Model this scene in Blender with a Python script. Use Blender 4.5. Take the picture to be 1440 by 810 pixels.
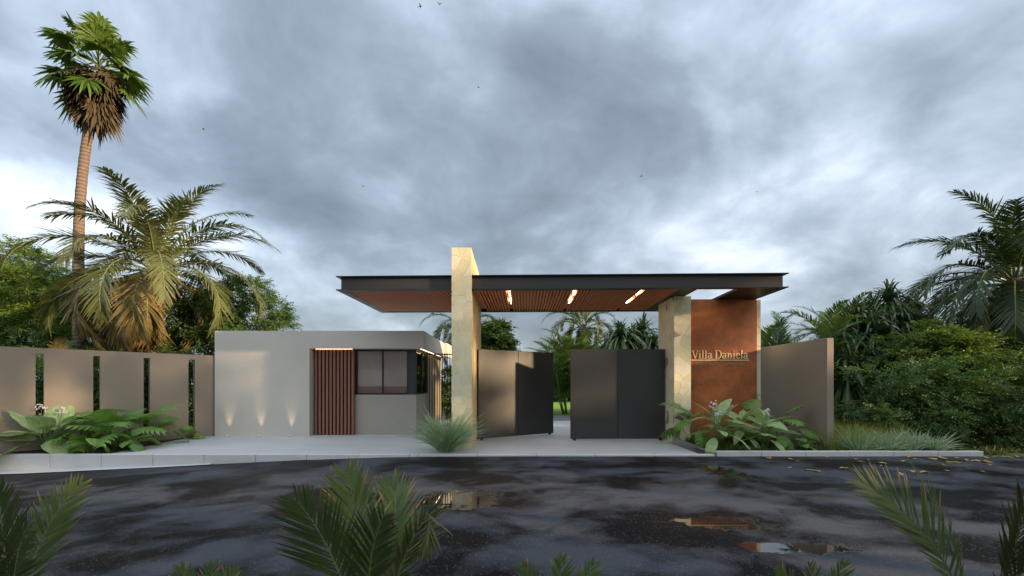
import bpy, math, random
import numpy as np
from mathutils import Vector, Matrix

random.seed(7)
RNG = np.random.default_rng(11)
R = math.radians
scene = bpy.context.scene
for o in list(bpy.data.objects):
    bpy.data.objects.remove(o)
col = scene.collection

# ------------------------------------------------------------------ camera
F, EYE, HOR = 620.0, 1.65, 540.0          # focal length in photo pixels, eye height, horizon row
cam_d = bpy.data.cameras.new('camera')
cam = bpy.data.objects.new('camera', cam_d)
col.objects.link(cam)
cam.location = (0, 0, EYE)
cam.rotation_euler = (R(90), 0, 0)
cam_d.sensor_width = 36.0
cam_d.lens = F / 1440.0 * 36.0
cam_d.shift_y = (HOR - 405.0) / 1440.0
cam_d.clip_start = 0.05
cam_d.clip_end = 3000.0
scene.camera = cam

def P(px, py, Y):
    return Vector(((px - 720.0) / F * Y, Y, EYE + (HOR - py) / F * Y))
def W(px, Y):
    return (px - 720.0) / F * Y

# ------------------------------------------------------------------ light
SUN_EL, SUN_AZ = R(12), R(114)            # azimuth from +Y towards +X: low on the right, a little behind the camera
to_sun = Vector((math.sin(SUN_AZ) * math.cos(SUN_EL), math.cos(SUN_AZ) * math.cos(SUN_EL), math.sin(SUN_EL)))
sun_d = bpy.data.lights.new('sun', 'SUN')
sun_d.energy = 2.4
sun_d.angle = R(2.0)
sun_d.color = (1.0, 0.70, 0.42)
sun = bpy.data.objects.new('sun', sun_d)
col.objects.link(sun)
sun.rotation_euler = (-to_sun).to_track_quat('-Z', 'Y').to_euler()
sun.location = (30, -8, 12)

EXPOSURE = 1.9
vs = scene.view_settings
vs.view_transform = 'Standard'
vs.look = 'None'
vs.exposure = EXPOSURE
vs.gamma = 1.0
vs.use_curve_mapping = False

world = bpy.data.worlds.new('World')
scene.world = world
world.use_nodes = True

def build_world():
    nt = world.node_tree
    N, L = nt.nodes, nt.links
    N.clear()
    def n(t, **k):
        x = N.new(t)
        for a, b in k.items():
            setattr(x, a, b)
        return x
    def mth(op, a, b=None, c=None):
        x = n('ShaderNodeMath', operation=op)
        for i, v in enumerate((a, b, c)):
            if v is None:
                continue
            if isinstance(v, (int, float)):
                x.inputs[i].default_value = v
            else:
                L.new(v, x.inputs[i])
        return x.outputs[0]
    out = n('ShaderNodeOutputWorld')
    sky = n('ShaderNodeTexSky', sky_type='NISHITA', sun_disc=False, sun_elevation=SUN_EL, sun_rotation=SUN_AZ)
    sky.dust_density = 2.0
    bg1 = n('ShaderNodeBackground')
    bg1.inputs['Strength'].default_value = 0.12
    L.new(sky.outputs[0], bg1.inputs['Color'])
    tc = n('ShaderNodeTexCoord')
    sep = n('ShaderNodeSeparateXYZ')
    L.new(tc.outputs['Generated'], sep.inputs[0])
    zc = mth('ADD', mth('MAXIMUM', sep.outputs[2], 0.0), 0.42)
    comb = n('ShaderNodeCombineXYZ')
    L.new(mth('DIVIDE', sep.outputs[0], zc), comb.inputs[0])
    L.new(mth('DIVIDE', sep.outputs[1], zc), comb.inputs[1])
    comb.inputs[2].default_value = 3.7
    def noise(scale, detail, rough, dist, off):
        mp = n('ShaderNodeMapping')
        mp.inputs['Location'].default_value = off
        L.new(comb.outputs[0], mp.inputs[0])
        x = n('ShaderNodeTexNoise')
        x.inputs['Scale'].default_value = scale
        x.inputs['Detail'].default_value = detail
        x.inputs['Roughness'].default_value = rough
        x.inputs['Distortion'].default_value = dist
        L.new(mp.outputs[0], x.inputs['Vector'])
        return x.outputs[0]
    big = noise(0.7, 3, 0.5, 0.3, (2.3, 0.4, 0))
    mid = noise(1.9, 9, 0.52, 0.35, (0.7, 4.1, 0))
    fine = noise(5.5, 8, 0.55, 0.5, (5.2, 1.3, 0))
    v = mth('ADD', mth('ADD', mth('MULTIPLY', big, 0.55), mth('MULTIPLY', mid, 0.85)), mth('MULTIPLY', fine, 0.22))
    v = mth('SUBTRACT', v, 0.31)
    v = mth('MULTIPLY_ADD', v, 1.75, -0.36)
    # large cloud masses seen in the photograph, as directions of the sky
    for px, py, k, amp in ((690, 230, 26, -0.16), (860, 60, 30, -0.13), (330, 60, 34, -0.09), (560, 120, 60, -0.05),
                           (1120, 250, 30, -0.07), (1400, 140, 16, -0.13), (1250, 330, 24, -0.05), (430, 390, 60, -0.10), (60, 300, 60, -0.05),
                           (60, 180, 45, 0.08), (450, 160, 140, 0.14), (180, 60, 40, 0.05), (540, 330, 160, 0.20),
                           (1010, 110, 60, 0.12), (1200, 60, 50, 0.07), (860, 290, 120, 0.05), (330, 270, 60, 0.10)):
        d = Vector((px - 720, F, HOR - py)).normalized()
        dp = n('ShaderNodeVectorMath', operation='DOT_PRODUCT')
        L.new(tc.outputs['Generated'], dp.inputs[0])
        dp.inputs[1].default_value = d
        v = mth('ADD', v, mth('MULTIPLY', mth('POWER', mth('MAXIMUM', dp.outputs['Value'], 0.0), float(k)), amp))
    ramp = n('ShaderNodeValToRGB')
    cr = ramp.color_ramp
    cr.interpolation = 'B_SPLINE'
    pts = ((0.02, (0.080, 0.098, 0.122)), (0.32, (0.175, 0.210, 0.255)), (0.50, (0.290, 0.340, 0.410)),
           (0.64, (0.430, 0.490, 0.570)), (0.84, (0.760, 0.790, 0.810)))
    cr.elements[0].position, cr.elements[0].color = pts[0][0], (*pts[0][1], 1)
    cr.elements[1].position, cr.elements[1].color = pts[-1][0], (*pts[-1][1], 1)
    for p, c in pts[1:-1]:
        e = cr.elements.new(p)
        e.color = (*c, 1)
    L.new(v, ramp.inputs[0])
    bg2 = n('ShaderNodeBackground')
    # overcast sky: a little brighter overhead than at the horizon
    L.new(mth('MULTIPLY_ADD', mth('MAXIMUM', sep.outputs[2], 0.0), 0.42, 0.34), bg2.inputs['Strength'])
    L.new(ramp.outputs[0], bg2.inputs['Color'])
    mix = n('ShaderNodeMixShader')
    mix.inputs[0].default_value = 0.90
    L.new(bg1.outputs[0], mix.inputs[1])
    L.new(bg2.outputs[0], mix.inputs[2])
    L.new(mix.outputs[0], out.inputs[0])
build_world()

# ------------------------------------------------------------------ helpers: materials
def nodes_of(name):
    m = bpy.data.materials.new(name)
    m.use_nodes = True
    nt = m.node_tree
    return m, nt.nodes, nt.links, nt.nodes['Principled BSDF']

def mixc(N, L, fac, a, b, mode='MIX'):
    x = N.new('ShaderNodeMix')
    x.data_type = 'RGBA'
    x.blend_type = mode
    for sock, v in ((x.inputs[0], fac), (x.inputs[6], a), (x.inputs[7], b)):
        if isinstance(v, (int, float)):
            sock.default_value = v
        elif isinstance(v, tuple):
            sock.default_value = (*v[:3], 1)
        else:
            L.new(v, sock)
    return x.outputs[2]

def maprange(N, L, v, a, b, c=0.0, d=1.0):
    x = N.new('ShaderNodeMapRange')
    x.inputs[1].default_value, x.inputs[2].default_value = a, b
    x.inputs[3].default_value, x.inputs[4].default_value = c, d
    L.new(v, x.inputs[0])
    return x.outputs[0]

def noise_n(N, L, scale, detail=4, rough=0.55, vec=None, dist=0.0):
    x = N.new('ShaderNodeTexNoise')
    x.inputs['Scale'].default_value = scale
    x.inputs['Detail'].default_value = detail
    x.inputs['Roughness'].default_value = rough
    x.inputs['Distortion'].default_value = dist
    if vec is None:
        tc = N.new('ShaderNodeTexCoord')
        vec = tc.outputs['Object']
    L.new(vec, x.inputs['Vector'])
    return x.outputs[0]

def surf(name, c1, c2, scale=1.5, rough=0.6, fine=40, bump=0.15, metal=0.0, rvar=0.1, vecscale=None, bd=0.004):
    m, N, L, b = nodes_of(name)
    vec = None
    if vecscale:
        tc = N.new('ShaderNodeTexCoord')
        mp = N.new('ShaderNodeMapping')
        mp.inputs['Scale'].default_value = vecscale
        L.new(tc.outputs['Object'], mp.inputs[0])
        vec = mp.outputs[0]
    a = noise_n(N, L, scale, 6, 0.6, vec)
    f = noise_n(N, L, fine, 5, 0.6, vec)
    c = mixc(N, L, maprange(N, L, a, 0.3, 0.7), c1, c2)
    c = mixc(N, L, maprange(N, L, f, 0.3, 0.7, 0.0, 0.35), c, tuple(x * 0.8 for x in c1))
    L.new(c, b.inputs['Base Color'])
    L.new(maprange(N, L, a, 0.3, 0.7, rough - rvar, rough + rvar), b.inputs['Roughness'])
    b.inputs['Metallic'].default_value = metal
    if bump:
        bp = N.new('ShaderNodeBump')
        bp.inputs['Strength'].default_value = bump
        bp.inputs['Distance'].default_value = bd
        L.new(f, bp.inputs['Height'])
        L.new(bp.outputs[0], b.inputs['Normal'])
    return m

def leafmat(name, c1, c2, tip=None, tip_at=0.75, rough=0.42, trans=0.28, nscale=1.2, vary=0.5, trand=0.35):
    m, N, L, b = nodes_of(name)
    oi = N.new('ShaderNodeObjectInfo')
    geo = N.new('ShaderNodeNewGeometry')
    a = noise_n(N, L, nscale, 3, 0.6)
    fac = N.new('ShaderNodeMath')
    fac.operation = 'MULTIPLY_ADD'
    L.new(geo.outputs['Random Per Island'], fac.inputs[0])
    fac.inputs[1].default_value = vary
    x = N.new('ShaderNodeMath')
    x.operation = 'MULTIPLY_ADD'
    L.new(oi.outputs['Random'], x.inputs[0])
    x.inputs[1].default_value = 0.35
    y = N.new('ShaderNodeMath')
    y.operation = 'MULTIPLY_ADD'
    L.new(a, y.inputs[0])
    y.inputs[1].default_value = 0.8
    y.inputs[2].default_value = -0.35
    L.new(y.outputs[0], x.inputs[2])
    L.new(x.outputs[0], fac.inputs[2])
    cl = N.new('ShaderNodeClamp')
    L.new(fac.outputs[0], cl.inputs[0])
    c = mixc(N, L, cl.outputs[0], c1, c2)
    if tip:
        at = N.new('ShaderNodeAttribute')
        at.attribute_name = 't'
        s = N.new('ShaderNodeMath')
        s.operation = 'MULTIPLY_ADD'
        L.new(geo.outputs['Random Per Island'], s.inputs[0])
        s.inputs[1].default_value = trand
        L.new(at.outputs['Fac'], s.inputs[2])
        c = mixc(N, L, maprange(N, L, s.outputs[0], tip_at, tip_at + 0.35), c, tip)
    L.new(c, b.inputs['Base Color'])
    b.inputs['Roughness'].default_value = rough
    b.inputs['Specular IOR Level'].default_value = 0.4
    tr = N.new('ShaderNodeBsdfTranslucent')
    tc2 = mixc(N, L, 1.0, c, (1.0, 1.0, 0.55), 'MULTIPLY')
    L.new(tc2, tr.inputs[0])
    mx = N.new('ShaderNodeMixShader')
    mx.inputs[0].default_value = trans
    out = N['Material Output'] if 'Material Output' in N else N.new('ShaderNodeOutputMaterial')
    L.new(b.outputs[0], mx.inputs[1])
    L.new(tr.outputs[0], mx.inputs[2])
    L.new(mx.outputs[0], out.inputs[0])
    return m

def emis(name, c, s):
    m, N, L, b = nodes_of(name)
    b.inputs['Base Color'].default_value = (0.8, 0.8, 0.8, 1)
    b.inputs['Emission Color'].default_value = (*c, 1)
    b.inputs['Emission Strength'].default_value = s
    return m

M = {}
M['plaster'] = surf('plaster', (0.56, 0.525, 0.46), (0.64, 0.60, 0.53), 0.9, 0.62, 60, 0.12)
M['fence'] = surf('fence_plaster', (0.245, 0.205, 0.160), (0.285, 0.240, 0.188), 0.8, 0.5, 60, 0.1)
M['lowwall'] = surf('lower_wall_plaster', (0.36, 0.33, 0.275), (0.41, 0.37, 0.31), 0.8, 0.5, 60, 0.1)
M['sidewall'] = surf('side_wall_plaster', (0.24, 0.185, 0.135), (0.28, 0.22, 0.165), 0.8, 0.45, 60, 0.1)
M['gate'] = surf('gate_metal', (0.031, 0.032, 0.030), (0.037, 0.037, 0.034), 0.7, 0.45, 90, 0.04, 0.0, 0.05)
M['beam'] = surf('beam_metal', (0.036, 0.032, 0.027), (0.043, 0.038, 0.031), 0.7, 0.5, 90, 0.04, 0.0, 0.05)
M['blackmetal'] = surf('black_metal', (0.014, 0.013, 0.013), (0.02, 0.019, 0.018), 2, 0.4, 90, 0.0)
M['wood'] = surf('ceiling_wood', (0.62, 0.19, 0.068), (0.74, 0.26, 0.10), 3, 0.5, 30, 0.1, 0, 0.1, (1, 0.15, 1))
M['slatwood'] = surf('door_wood', (0.22, 0.095, 0.060), (0.30, 0.130, 0.082), 3, 0.5, 30, 0.1, 0, 0.1, (6, 6, 0.3))
M['concrete'] = surf('pavement_concrete', (0.47, 0.485, 0.48), (0.585, 0.60, 0.595), 0.45, 0.6, 35, 0.15)
M['kerb'] = surf('kerb_concrete', (0.52, 0.53, 0.52), (0.62, 0.63, 0.62), 1.2, 0.75, 45, 0.25)
M['darkkerb'] = surf('bed_kerb_concrete', (0.20, 0.20, 0.20), (0.27, 0.27, 0.27), 1.2, 0.6, 45, 0.2)
M['soil'] = surf('soil', (0.035, 0.026, 0.018), (0.06, 0.045, 0.03), 3, 0.95, 30, 0.8, 0, 0.03, None, 0.03)
M['ground'] = surf('meadow', (0.045, 0.085, 0.018), (0.075, 0.13, 0.025), 0.6, 0.9, 20, 0.8, 0, 0.03, None, 0.03)
M['lawn'] = surf('lawn', (0.14, 0.26, 0.018), (0.19, 0.33, 0.025), 0.6, 0.9, 20, 0.8, 0, 0.03, None, 0.03)
M['blind'] = surf('blind_fabric', (0.62, 0.48, 0.41), (0.70, 0.54, 0.46), 2, 0.8, 120, 0.05)
M['brass'] = surf('brass_letters', (0.92, 0.66, 0.34), (0.95, 0.70, 0.38), 8, 0.45, 60, 0.0, 0.0, 0.05)
M['mortar'] = surf('mortar', (0.74, 0.71, 0.58), (0.80, 0.77, 0.64), 3, 0.85, 60, 0.3)
M['bark'] = surf('bark', (0.10, 0.075, 0.055), (0.16, 0.125, 0.095), 6, 0.9, 30, 0.8, 0, 0.05, None, 0.02)
M['lamp'] = emis('lamp_white', (1.0, 0.86, 0.64), 6.0)
M['uplens'] = emis('uplight_lens', (1.0, 0.8, 0.5), 0.25)
M['ledwarm'] = emis('led_warm', (1.0, 0.66, 0.36), 2.0)
M['bird'] = surf('bird_feathers', (0.03, 0.02, 0.02), (0.05, 0.035, 0.03), 8, 0.8, 30, 0)
M['petal'] = surf('petals', (0.75, 0.66, 0.66), (0.85, 0.80, 0.80), 20, 0.6, 60, 0)

def palm_trunk_mat(name, c1, c2, k):
    m, N, L, b = nodes_of(name)
    tc = N.new('ShaderNodeTexCoord')
    wv = N.new('ShaderNodeTexWave')
    wv.bands_direction = 'Z'
    wv.inputs['Scale'].default_value = k
    wv.inputs['Distortion'].default_value = 2.5
    wv.inputs['Detail'].default_value = 3
    L.new(tc.outputs['Object'], wv.inputs['Vector'])
    f = noise_n(N, L, 14, 5, 0.65)
    c = mixc(N, L, wv.outputs['Fac'], c1, c2)
    c = mixc(N, L, maprange(N, L, f, 0.35, 0.7, 0, 0.6), c, tuple(v * 0.55 for v in c1))
    L.new(c, b.inputs['Base Color'])
    b.inputs['Roughness'].default_value = 0.9
    bp = N.new('ShaderNodeBump')
    bp.inputs['Strength'].default_value = 0.8
    bp.inputs['Distance'].default_value = 0.03
    L.new(wv.outputs['Fac'], bp.inputs['Height'])
    L.new(bp.outputs[0], b.inputs['Normal'])
    return m
M['fantrunk'] = palm_trunk_mat('fan_palm_bark', (0.15, 0.11, 0.085), (0.22, 0.165, 0.13), 2.2)
M['palmtrunk'] = palm_trunk_mat('feather_palm_bark', (0.20, 0.14, 0.095), (0.30, 0.22, 0.16), 1.6)

def corten():
    m, N, L, b = nodes_of('corten_steel')
    a = noise_n(N, L, 1.6, 10, 0.66, None, 0.4)
    f = noise_n(N, L, 16, 8, 0.7)
    g = noise_n(N, L, 0.8, 4, 0.5, None, 0.3)
    c = mixc(N, L, maprange(N, L, a, 0.34, 0.66), (0.24, 0.060, 0.017), (0.58, 0.170, 0.036))
    c = mixc(N, L, maprange(N, L, f, 0.52, 0.75, 0, 0.55), c, (0.48, 0.22, 0.09))
    c = mixc(N, L, maprange(N, L, g, 0.47, 0.68, 0, 0.7), c, (0.085, 0.035, 0.018))
    L.new(c, b.inputs['Base Color'])
    L.new(maprange(N, L, f, 0.3, 0.7, 0.45, 0.75), b.inputs['Roughness'])
    bp = N.new('ShaderNodeBump')
    bp.inputs['Strength'].default_value = 0.3
    bp.inputs['Distance'].default_value = 0.004
    L.new(f, bp.inputs['Height'])
    L.new(bp.outputs[0], b.inputs['Normal'])
    return m
M['corten'] = corten()

def stone(name, cols):
    m, N, L, b = nodes_of(name)
    oi = N.new('ShaderNodeObjectInfo')
    rp = N.new('ShaderNodeValToRGB')
    cr = rp.color_ramp
    cr.interpolation = 'CONSTANT'
    cr.elements[0].position, cr.elements[0].color = 0.0, (*cols[0], 1)
    cr.elements[1].position, cr.elements[1].color = 1.0 / len(cols), (*cols[1], 1)
    for i, c in enumerate(cols[2:], 2):
        e = cr.elements.new(i / len(cols))
        e.color = (*c, 1)
    L.new(oi.outputs['Random'], rp.inputs[0])
    a = noise_n(N, L, 7, 7, 0.65, None, 0.6)
    f = noise_n(N, L, 50, 6, 0.65)
    c = mixc(N, L, maprange(N, L, a, 0.35, 0.7, 0, 0.5), rp.outputs[0], (0.52, 0.46, 0.27))
    c = mixc(N, L, maprange(N, L, f, 0.5, 0.75, 0, 0.3), c, (0.62, 0.60, 0.48))
    L.new(c, b.inputs['Base Color'])
    b.inputs['Roughness'].default_value = 0.78
    bp = N.new('ShaderNodeBump')
    bp.inputs['Strength'].default_value = 0.6
    bp.inputs['Distance'].default_value = 0.01
    L.new(a, bp.inputs['Height'])
    L.new(bp.outputs[0], b.inputs['Normal'])
    return m
M['stone'] = stone('pale_flagstone', ((0.70, 0.66, 0.46), (0.60, 0.57, 0.39), (0.74, 0.69, 0.50), (0.64, 0.63, 0.46), (0.66, 0.59, 0.37)))
M['stone_sunlit'] = stone('sunlit_flagstone', ((0.66, 0.50, 0.22), (0.60, 0.46, 0.20), (0.70, 0.55, 0.27), (0.62, 0.49, 0.25)))  # flagstone with the warm sunlight of the pier's right face put into its colour
M['darkstone'] = stone('brown_flagstone', ((0.20, 0.16, 0.085), (0.25, 0.20, 0.11), (0.17, 0.15, 0.09)))

def asphalt():
    m, N, L, b = nodes_of('wet_asphalt')
    tc = N.new('ShaderNodeTexCoord')
    mp = N.new('ShaderNodeMapping')
    mp.inputs['Scale'].default_value = (0.8, 1.0, 1.0)
    mp.inputs['Rotation'].default_value = (0, 0, R(-18))
    L.new(tc.outputs['Object'], mp.inputs[0])
    wet = noise_n(N, L, 0.8, 8, 0.62, mp.outputs[0], 0.3)
    wet = maprange(N, L, wet, 0.43, 0.58)               # 0 wet, 1 drier
    agg = noise_n(N, L, 90, 4, 0.75)
    spk = N.new('ShaderNodeTexVoronoi')
    spk.inputs['Scale'].default_value = 34
    L.new(tc.outputs['Object'], spk.inputs['Vector'])
    c = mixc(N, L, wet, (0.0050, 0.0050, 0.0055), (0.052, 0.059, 0.071))
    c = mixc(N, L, maprange(N, L, agg, 0.52, 0.8, 0, 0.45), c, (0.09, 0.09, 0.09))
    sp = maprange(N, L, spk.outputs['Distance'], 0.12, 0.30, 1.0, 0.0)
    rnd = N.new('ShaderNodeMath')
    rnd.operation = 'GREATER_THAN'
    sc = N.new('ShaderNodeSeparateColor')
    L.new(spk.outputs['Color'], sc.inputs[0])
    L.new(sc.outputs[0], rnd.inputs[0])
    rnd.inputs[1].default_value = 0.60
    spm = N.new('ShaderNodeMath')
    spm.operation = 'MULTIPLY'
    L.new(sp, spm.inputs[0])
    L.new(rnd.outputs[0], spm.inputs[1])
    c = mixc(N, L, spm.outputs[0], c, (0.13, 0.13, 0.13))
    # standing water
    pz = None
    nz = noise_n(N, L, 4.5, 9, 0.66, None, 0.3)
    for (px, py, rx, ry) in ((1012, 737, 0.46, 0.24), (1015, 664, 0.34, 0.55), (642, 703, 0.55, 0.45), (1120, 772, 0.55, 0.16)):
        Y = 1.7 * F / (py - HOR)
        X = W(px, Y)
        q = N.new('ShaderNodeMapping')
        q.vector_type = 'POINT'
        q.inputs['Location'].default_value = (-X / rx, -Y / ry, 0)
        q.inputs['Scale'].default_value = (1 / rx, 1 / ry, 0)
        L.new(tc.outputs['Object'], q.inputs[0])
        ln = N.new('ShaderNodeVectorMath')
        ln.operation = 'LENGTH'
        L.new(q.outputs[0], ln.inputs[0])
        s = N.new('ShaderNodeMath')
        s.operation = 'MULTIPLY_ADD'
        L.new(nz, s.inputs[0])
        s.inputs[1].default_value = 3.2
        L.new(ln.outputs['Value'], s.inputs[2])
        v = maprange(N, L, s.outputs[0], 2.55, 2.72, 1.0, 0.0)
        if pz is None:
            pz = v
        else:
            x = N.new('ShaderNodeMath')
            x.operation = 'MAXIMUM'
            L.new(pz, x.inputs[0])
            L.new(v, x.inputs[1])
            pz = x.outputs[0]
    c = mixc(N, L, pz, c, (0.01, 0.01, 0.01))
    L.new(c, b.inputs['Base Color'])
    r = maprange(N, L, wet, 0, 1, 0.40, 0.75)
    mr = N.new('ShaderNodeMix')
    L.new(pz, mr.inputs[0])
    L.new(r, mr.inputs[2])
    mr.inputs[3].default_value = 0.02
    L.new(mr.outputs[0], b.inputs['Roughness'])
    sp2 = N.new('ShaderNodeMix')
    L.new(pz, sp2.inputs[0])
    L.new(maprange(N, L, wet, 0, 1, 0.04, 0.18), sp2.inputs[2])
    sp2.inputs[3].default_value = 0.9
    L.new(sp2.outputs[0], b.inputs['Specular IOR Level'])
    bp = N.new('ShaderNodeBump')
    L.new(maprange(N, L, pz, 0, 1, 0.8, 0.0), bp.inputs['Strength'])
    bp.inputs['Distance'].default_value = 0.006
    L.new(agg, bp.inputs['Height'])
    L.new(bp.outputs[0], b.inputs['Normal'])
    return m
M['asphalt'] = asphalt()

def glass():
    m, N, L, b = nodes_of('window_glass')
    gl = N.new('ShaderNodeBsdfGlossy')
    gl.inputs['Roughness'].default_value = 0.02
    tr = N.new('ShaderNodeBsdfTransparent')
    tr.inputs[0].default_value = (0.92, 0.88, 0.86, 1)
    fr = N.new('ShaderNodeFresnel')
    fr.inputs[0].default_value = 1.7
    mx = N.new('ShaderNodeMixShader')
    L.new(fr.outputs[0], mx.inputs[0])
    L.new(tr.outputs[0], mx.inputs[1])
    L.new(gl.outputs[0], mx.inputs[2])
    L.new(mx.outputs[0], N['Material Output'].inputs[0])
    return m
M['glass'] = glass()

# foliage
M['palm'] = leafmat('feather_palm_leaf', (0.060, 0.090, 0.030), (0.175, 0.185, 0.065), (0.26, 0.20, 0.09), 0.95, 0.45, 0.25)
M['palmgold'] = leafmat('golden_palm_leaf', (0.14, 0.125, 0.045), (0.30, 0.22, 0.085), (0.34, 0.23, 0.10), 0.9, 0.5, 0.25)
M['palmbrown'] = leafmat('dry_palm_leaf', (0.13, 0.075, 0.030), (0.25, 0.145, 0.06), None, 1, 0.7, 0.2)
M['palmdark'] = leafmat('dark_palm_leaf', (0.022, 0.048, 0.018), (0.060, 0.095, 0.035), (0.10, 0.11, 0.05), 1.0, 0.4, 0.22)
M['fan'] = leafmat('fan_palm_leaf', (0.050, 0.115, 0.018), (0.15, 0.235, 0.042), (0.22, 0.23, 0.07), 1.05, 0.42, 0.3)
M['fandry'] = leafmat('dry_fan_leaf', (0.045, 0.034, 0.020), (0.105, 0.078, 0.042), None, 1, 0.75, 0.15)
M['areca'] = leafmat('areca_leaf', (0.065, 0.130, 0.026), (0.175, 0.255, 0.055), (0.26, 0.22, 0.09), 1.0, 0.42, 0.3)
M['arecafront'] = leafmat('young_palm_leaf', (0.075, 0.130, 0.042), (0.150, 0.220, 0.080), (0.42, 0.25, 0.15), 1.18, 0.45, 0.3, 1.2, 0.5, 0.75)
M['arecadark'] = leafmat('shaded_palm_leaf', (0.034, 0.062, 0.020), (0.070, 0.105, 0.034), (0.22, 0.085, 0.045), 1.15, 0.45, 0.2, 1.2, 0.5, 0.6)
M['pandan'] = leafmat('strap_leaf', (0.045, 0.095, 0.034), (0.12, 0.19, 0.068), (0.16, 0.18, 0.08), 0.95, 0.35, 0.2)
M['broad1'] = leafmat('broadleaf_foliage', (0.050, 0.110, 0.020), (0.160, 0.250, 0.045), None, 1, 0.55, 0.3, 0.9, 0.6)
M['broad2'] = leafmat('dark_foliage', (0.030, 0.078, 0.020), (0.100, 0.185, 0.044), None, 1, 0.55, 0.28, 0.9, 0.6)
M['broad3'] = leafmat('glossy_foliage', (0.018, 0.052, 0.012), (0.060, 0.120, 0.028), None, 1, 0.3, 0.2, 0.9, 0.6)
M['stem'] = leafmat('green_stem', (0.10, 0.15, 0.05), (0.20, 0.25, 0.09), None, 1, 0.5, 0.1)
M['grassblue'] = leafmat('blue_grass_blade', (0.18, 0.30, 0.18), (0.42, 0.55, 0.36), (0.50, 0.48, 0.30), 1.08, 0.45, 0.3)
M['grassgold'] = leafmat('yellow_grass_blade', (0.17, 0.26, 0.04), (0.36, 0.42, 0.10), (0.36, 0.30, 0.12), 0.9, 0.5, 0.3)
M['grasspale'] = leafmat('pale_grass_blade', (0.24, 0.34, 0.22), (0.46, 0.55, 0.38), None, 1, 0.45, 0.3)
M['monstera'] = leafmat('split_leaf', (0.095, 0.220, 0.045), (0.230, 0.400, 0.095), None, 1, 0.36, 0.35, 3)
M['cover'] = leafmat('ground_cover_leaf', (0.05, 0.085, 0.018), (0.13, 0.16, 0.04), None, 1, 0.5, 0.25)
M['fallen'] = leafmat('fallen_leaf', (0.36, 0.23, 0.05), (0.52, 0.38, 0.13), None, 1, 0.6, 0.1)

def paddlemat(name, c1, c2, c3):
    m, N, L, b = nodes_of(name)
    uv = N.new('ShaderNodeUVMap')
    sp = N.new('ShaderNodeSeparateXYZ')
    L.new(uv.outputs[0], sp.inputs[0])
    oi = N.new('ShaderNodeObjectInfo')
    mp = N.new('ShaderNodeMapping')
    L.new(uv.outputs[0], mp.inputs[0])
    L.new(oi.outputs['Random'], mp.inputs['Location'])
    mp.inputs['Scale'].default_value = (1.6, 1.0, 1)
    a = noise_n(N, L, 3.0, 5, 0.6, mp.outputs[0], 0.5)
    c = mixc(N, L, maprange(N, L, a, 0.36, 0.66), c1, c2)
    c = mixc(N, L, maprange(N, L, a, 0.56, 0.72, 0, 0.85), c, c3)
    # midrib and side veins
    ab = N.new('ShaderNodeMath')
    ab.operation = 'ABSOLUTE'
    L.new(sp.outputs[1], ab.inputs[0])
    mid = maprange(N, L, ab.outputs[0], 0.02, 0.08, 1.0, 0.0)
    s = N.new('ShaderNodeMath')
    s.operation = 'MULTIPLY_ADD'
    L.new(ab.outputs[0], s.inputs[0])
    s.inputs[1].default_value = -0.22
    L.new(sp.outputs[0], s.inputs[2])
    sn = N.new('ShaderNodeMath')
    sn.operation = 'MULTIPLY'
    L.new(s.outputs[0], sn.inputs[0])
    sn.inputs[1].default_value = 110.0
    si = N.new('ShaderNodeMath')
    si.operation = 'SINE'
    L.new(sn.outputs[0], si.inputs[0])
    vein = maprange(N, L, si.outputs[0], 0.6, 1.0, 0.0, 0.3)
    c = mixc(N, L, vein, c, tuple(x * 0.55 for x in c1))
    c = mixc(N, L, mid, c, (0.34, 0.40, 0.16))
    L.new(c, b.inputs['Base Color'])
    b.inputs['Roughness'].default_value = 0.36
    bp = N.new('ShaderNodeBump')
    bp.inputs['Strength'].default_value = 0.35
    bp.inputs['Distance'].default_value = 0.01
    L.new(si.outputs[0], bp.inputs['Height'])
    L.new(bp.outputs[0], b.inputs['Normal'])
    tr = N.new('ShaderNodeBsdfTranslucent')
    L.new(c, tr.inputs[0])
    mx = N.new('ShaderNodeMixShader')
    mx.inputs[0].default_value = 0.25
    L.new(b.outputs[0], mx.inputs[1])
    L.new(tr.outputs[0], mx.inputs[2])
    L.new(mx.outputs[0], N['Material Output'].inputs[0])
    return m
M['paddle'] = paddlemat('broad_paddle_leaf', (0.28, 0.43, 0.17), (0.48, 0.60, 0.26), (0.68, 0.69, 0.34))
M['lance'] = paddlemat('lance_leaf', (0.27, 0.43, 0.17), (0.46, 0.58, 0.25), (0.74, 0.72, 0.30))
M['heart'] = paddlemat('heart_leaf', (0.18, 0.36, 0.06), (0.28, 0.46, 0.09), (0.42, 0.48, 0.12))

# ------------------------------------------------------------------ helpers: geometry
def link(o, parent=None):
    col.objects.link(o)
    if parent is not None:
        o.parent = parent
    return o

def tag(o, label=None, cat=None, group=None, kind=None):
    for k, v in (('label', label), ('category', cat), ('group', group), ('kind', kind)):
        if v:
            o[k] = v
    return o

def empty(name, loc, label, cat, group=None, rz=0.0):
    e = bpy.data.objects.new(name, None)
    e.empty_display_size = 0.2
    e.location = loc
    e.rotation_euler = (0, 0, rz)
    col.objects.link(e)
    return tag(e, label, cat, group)

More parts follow.
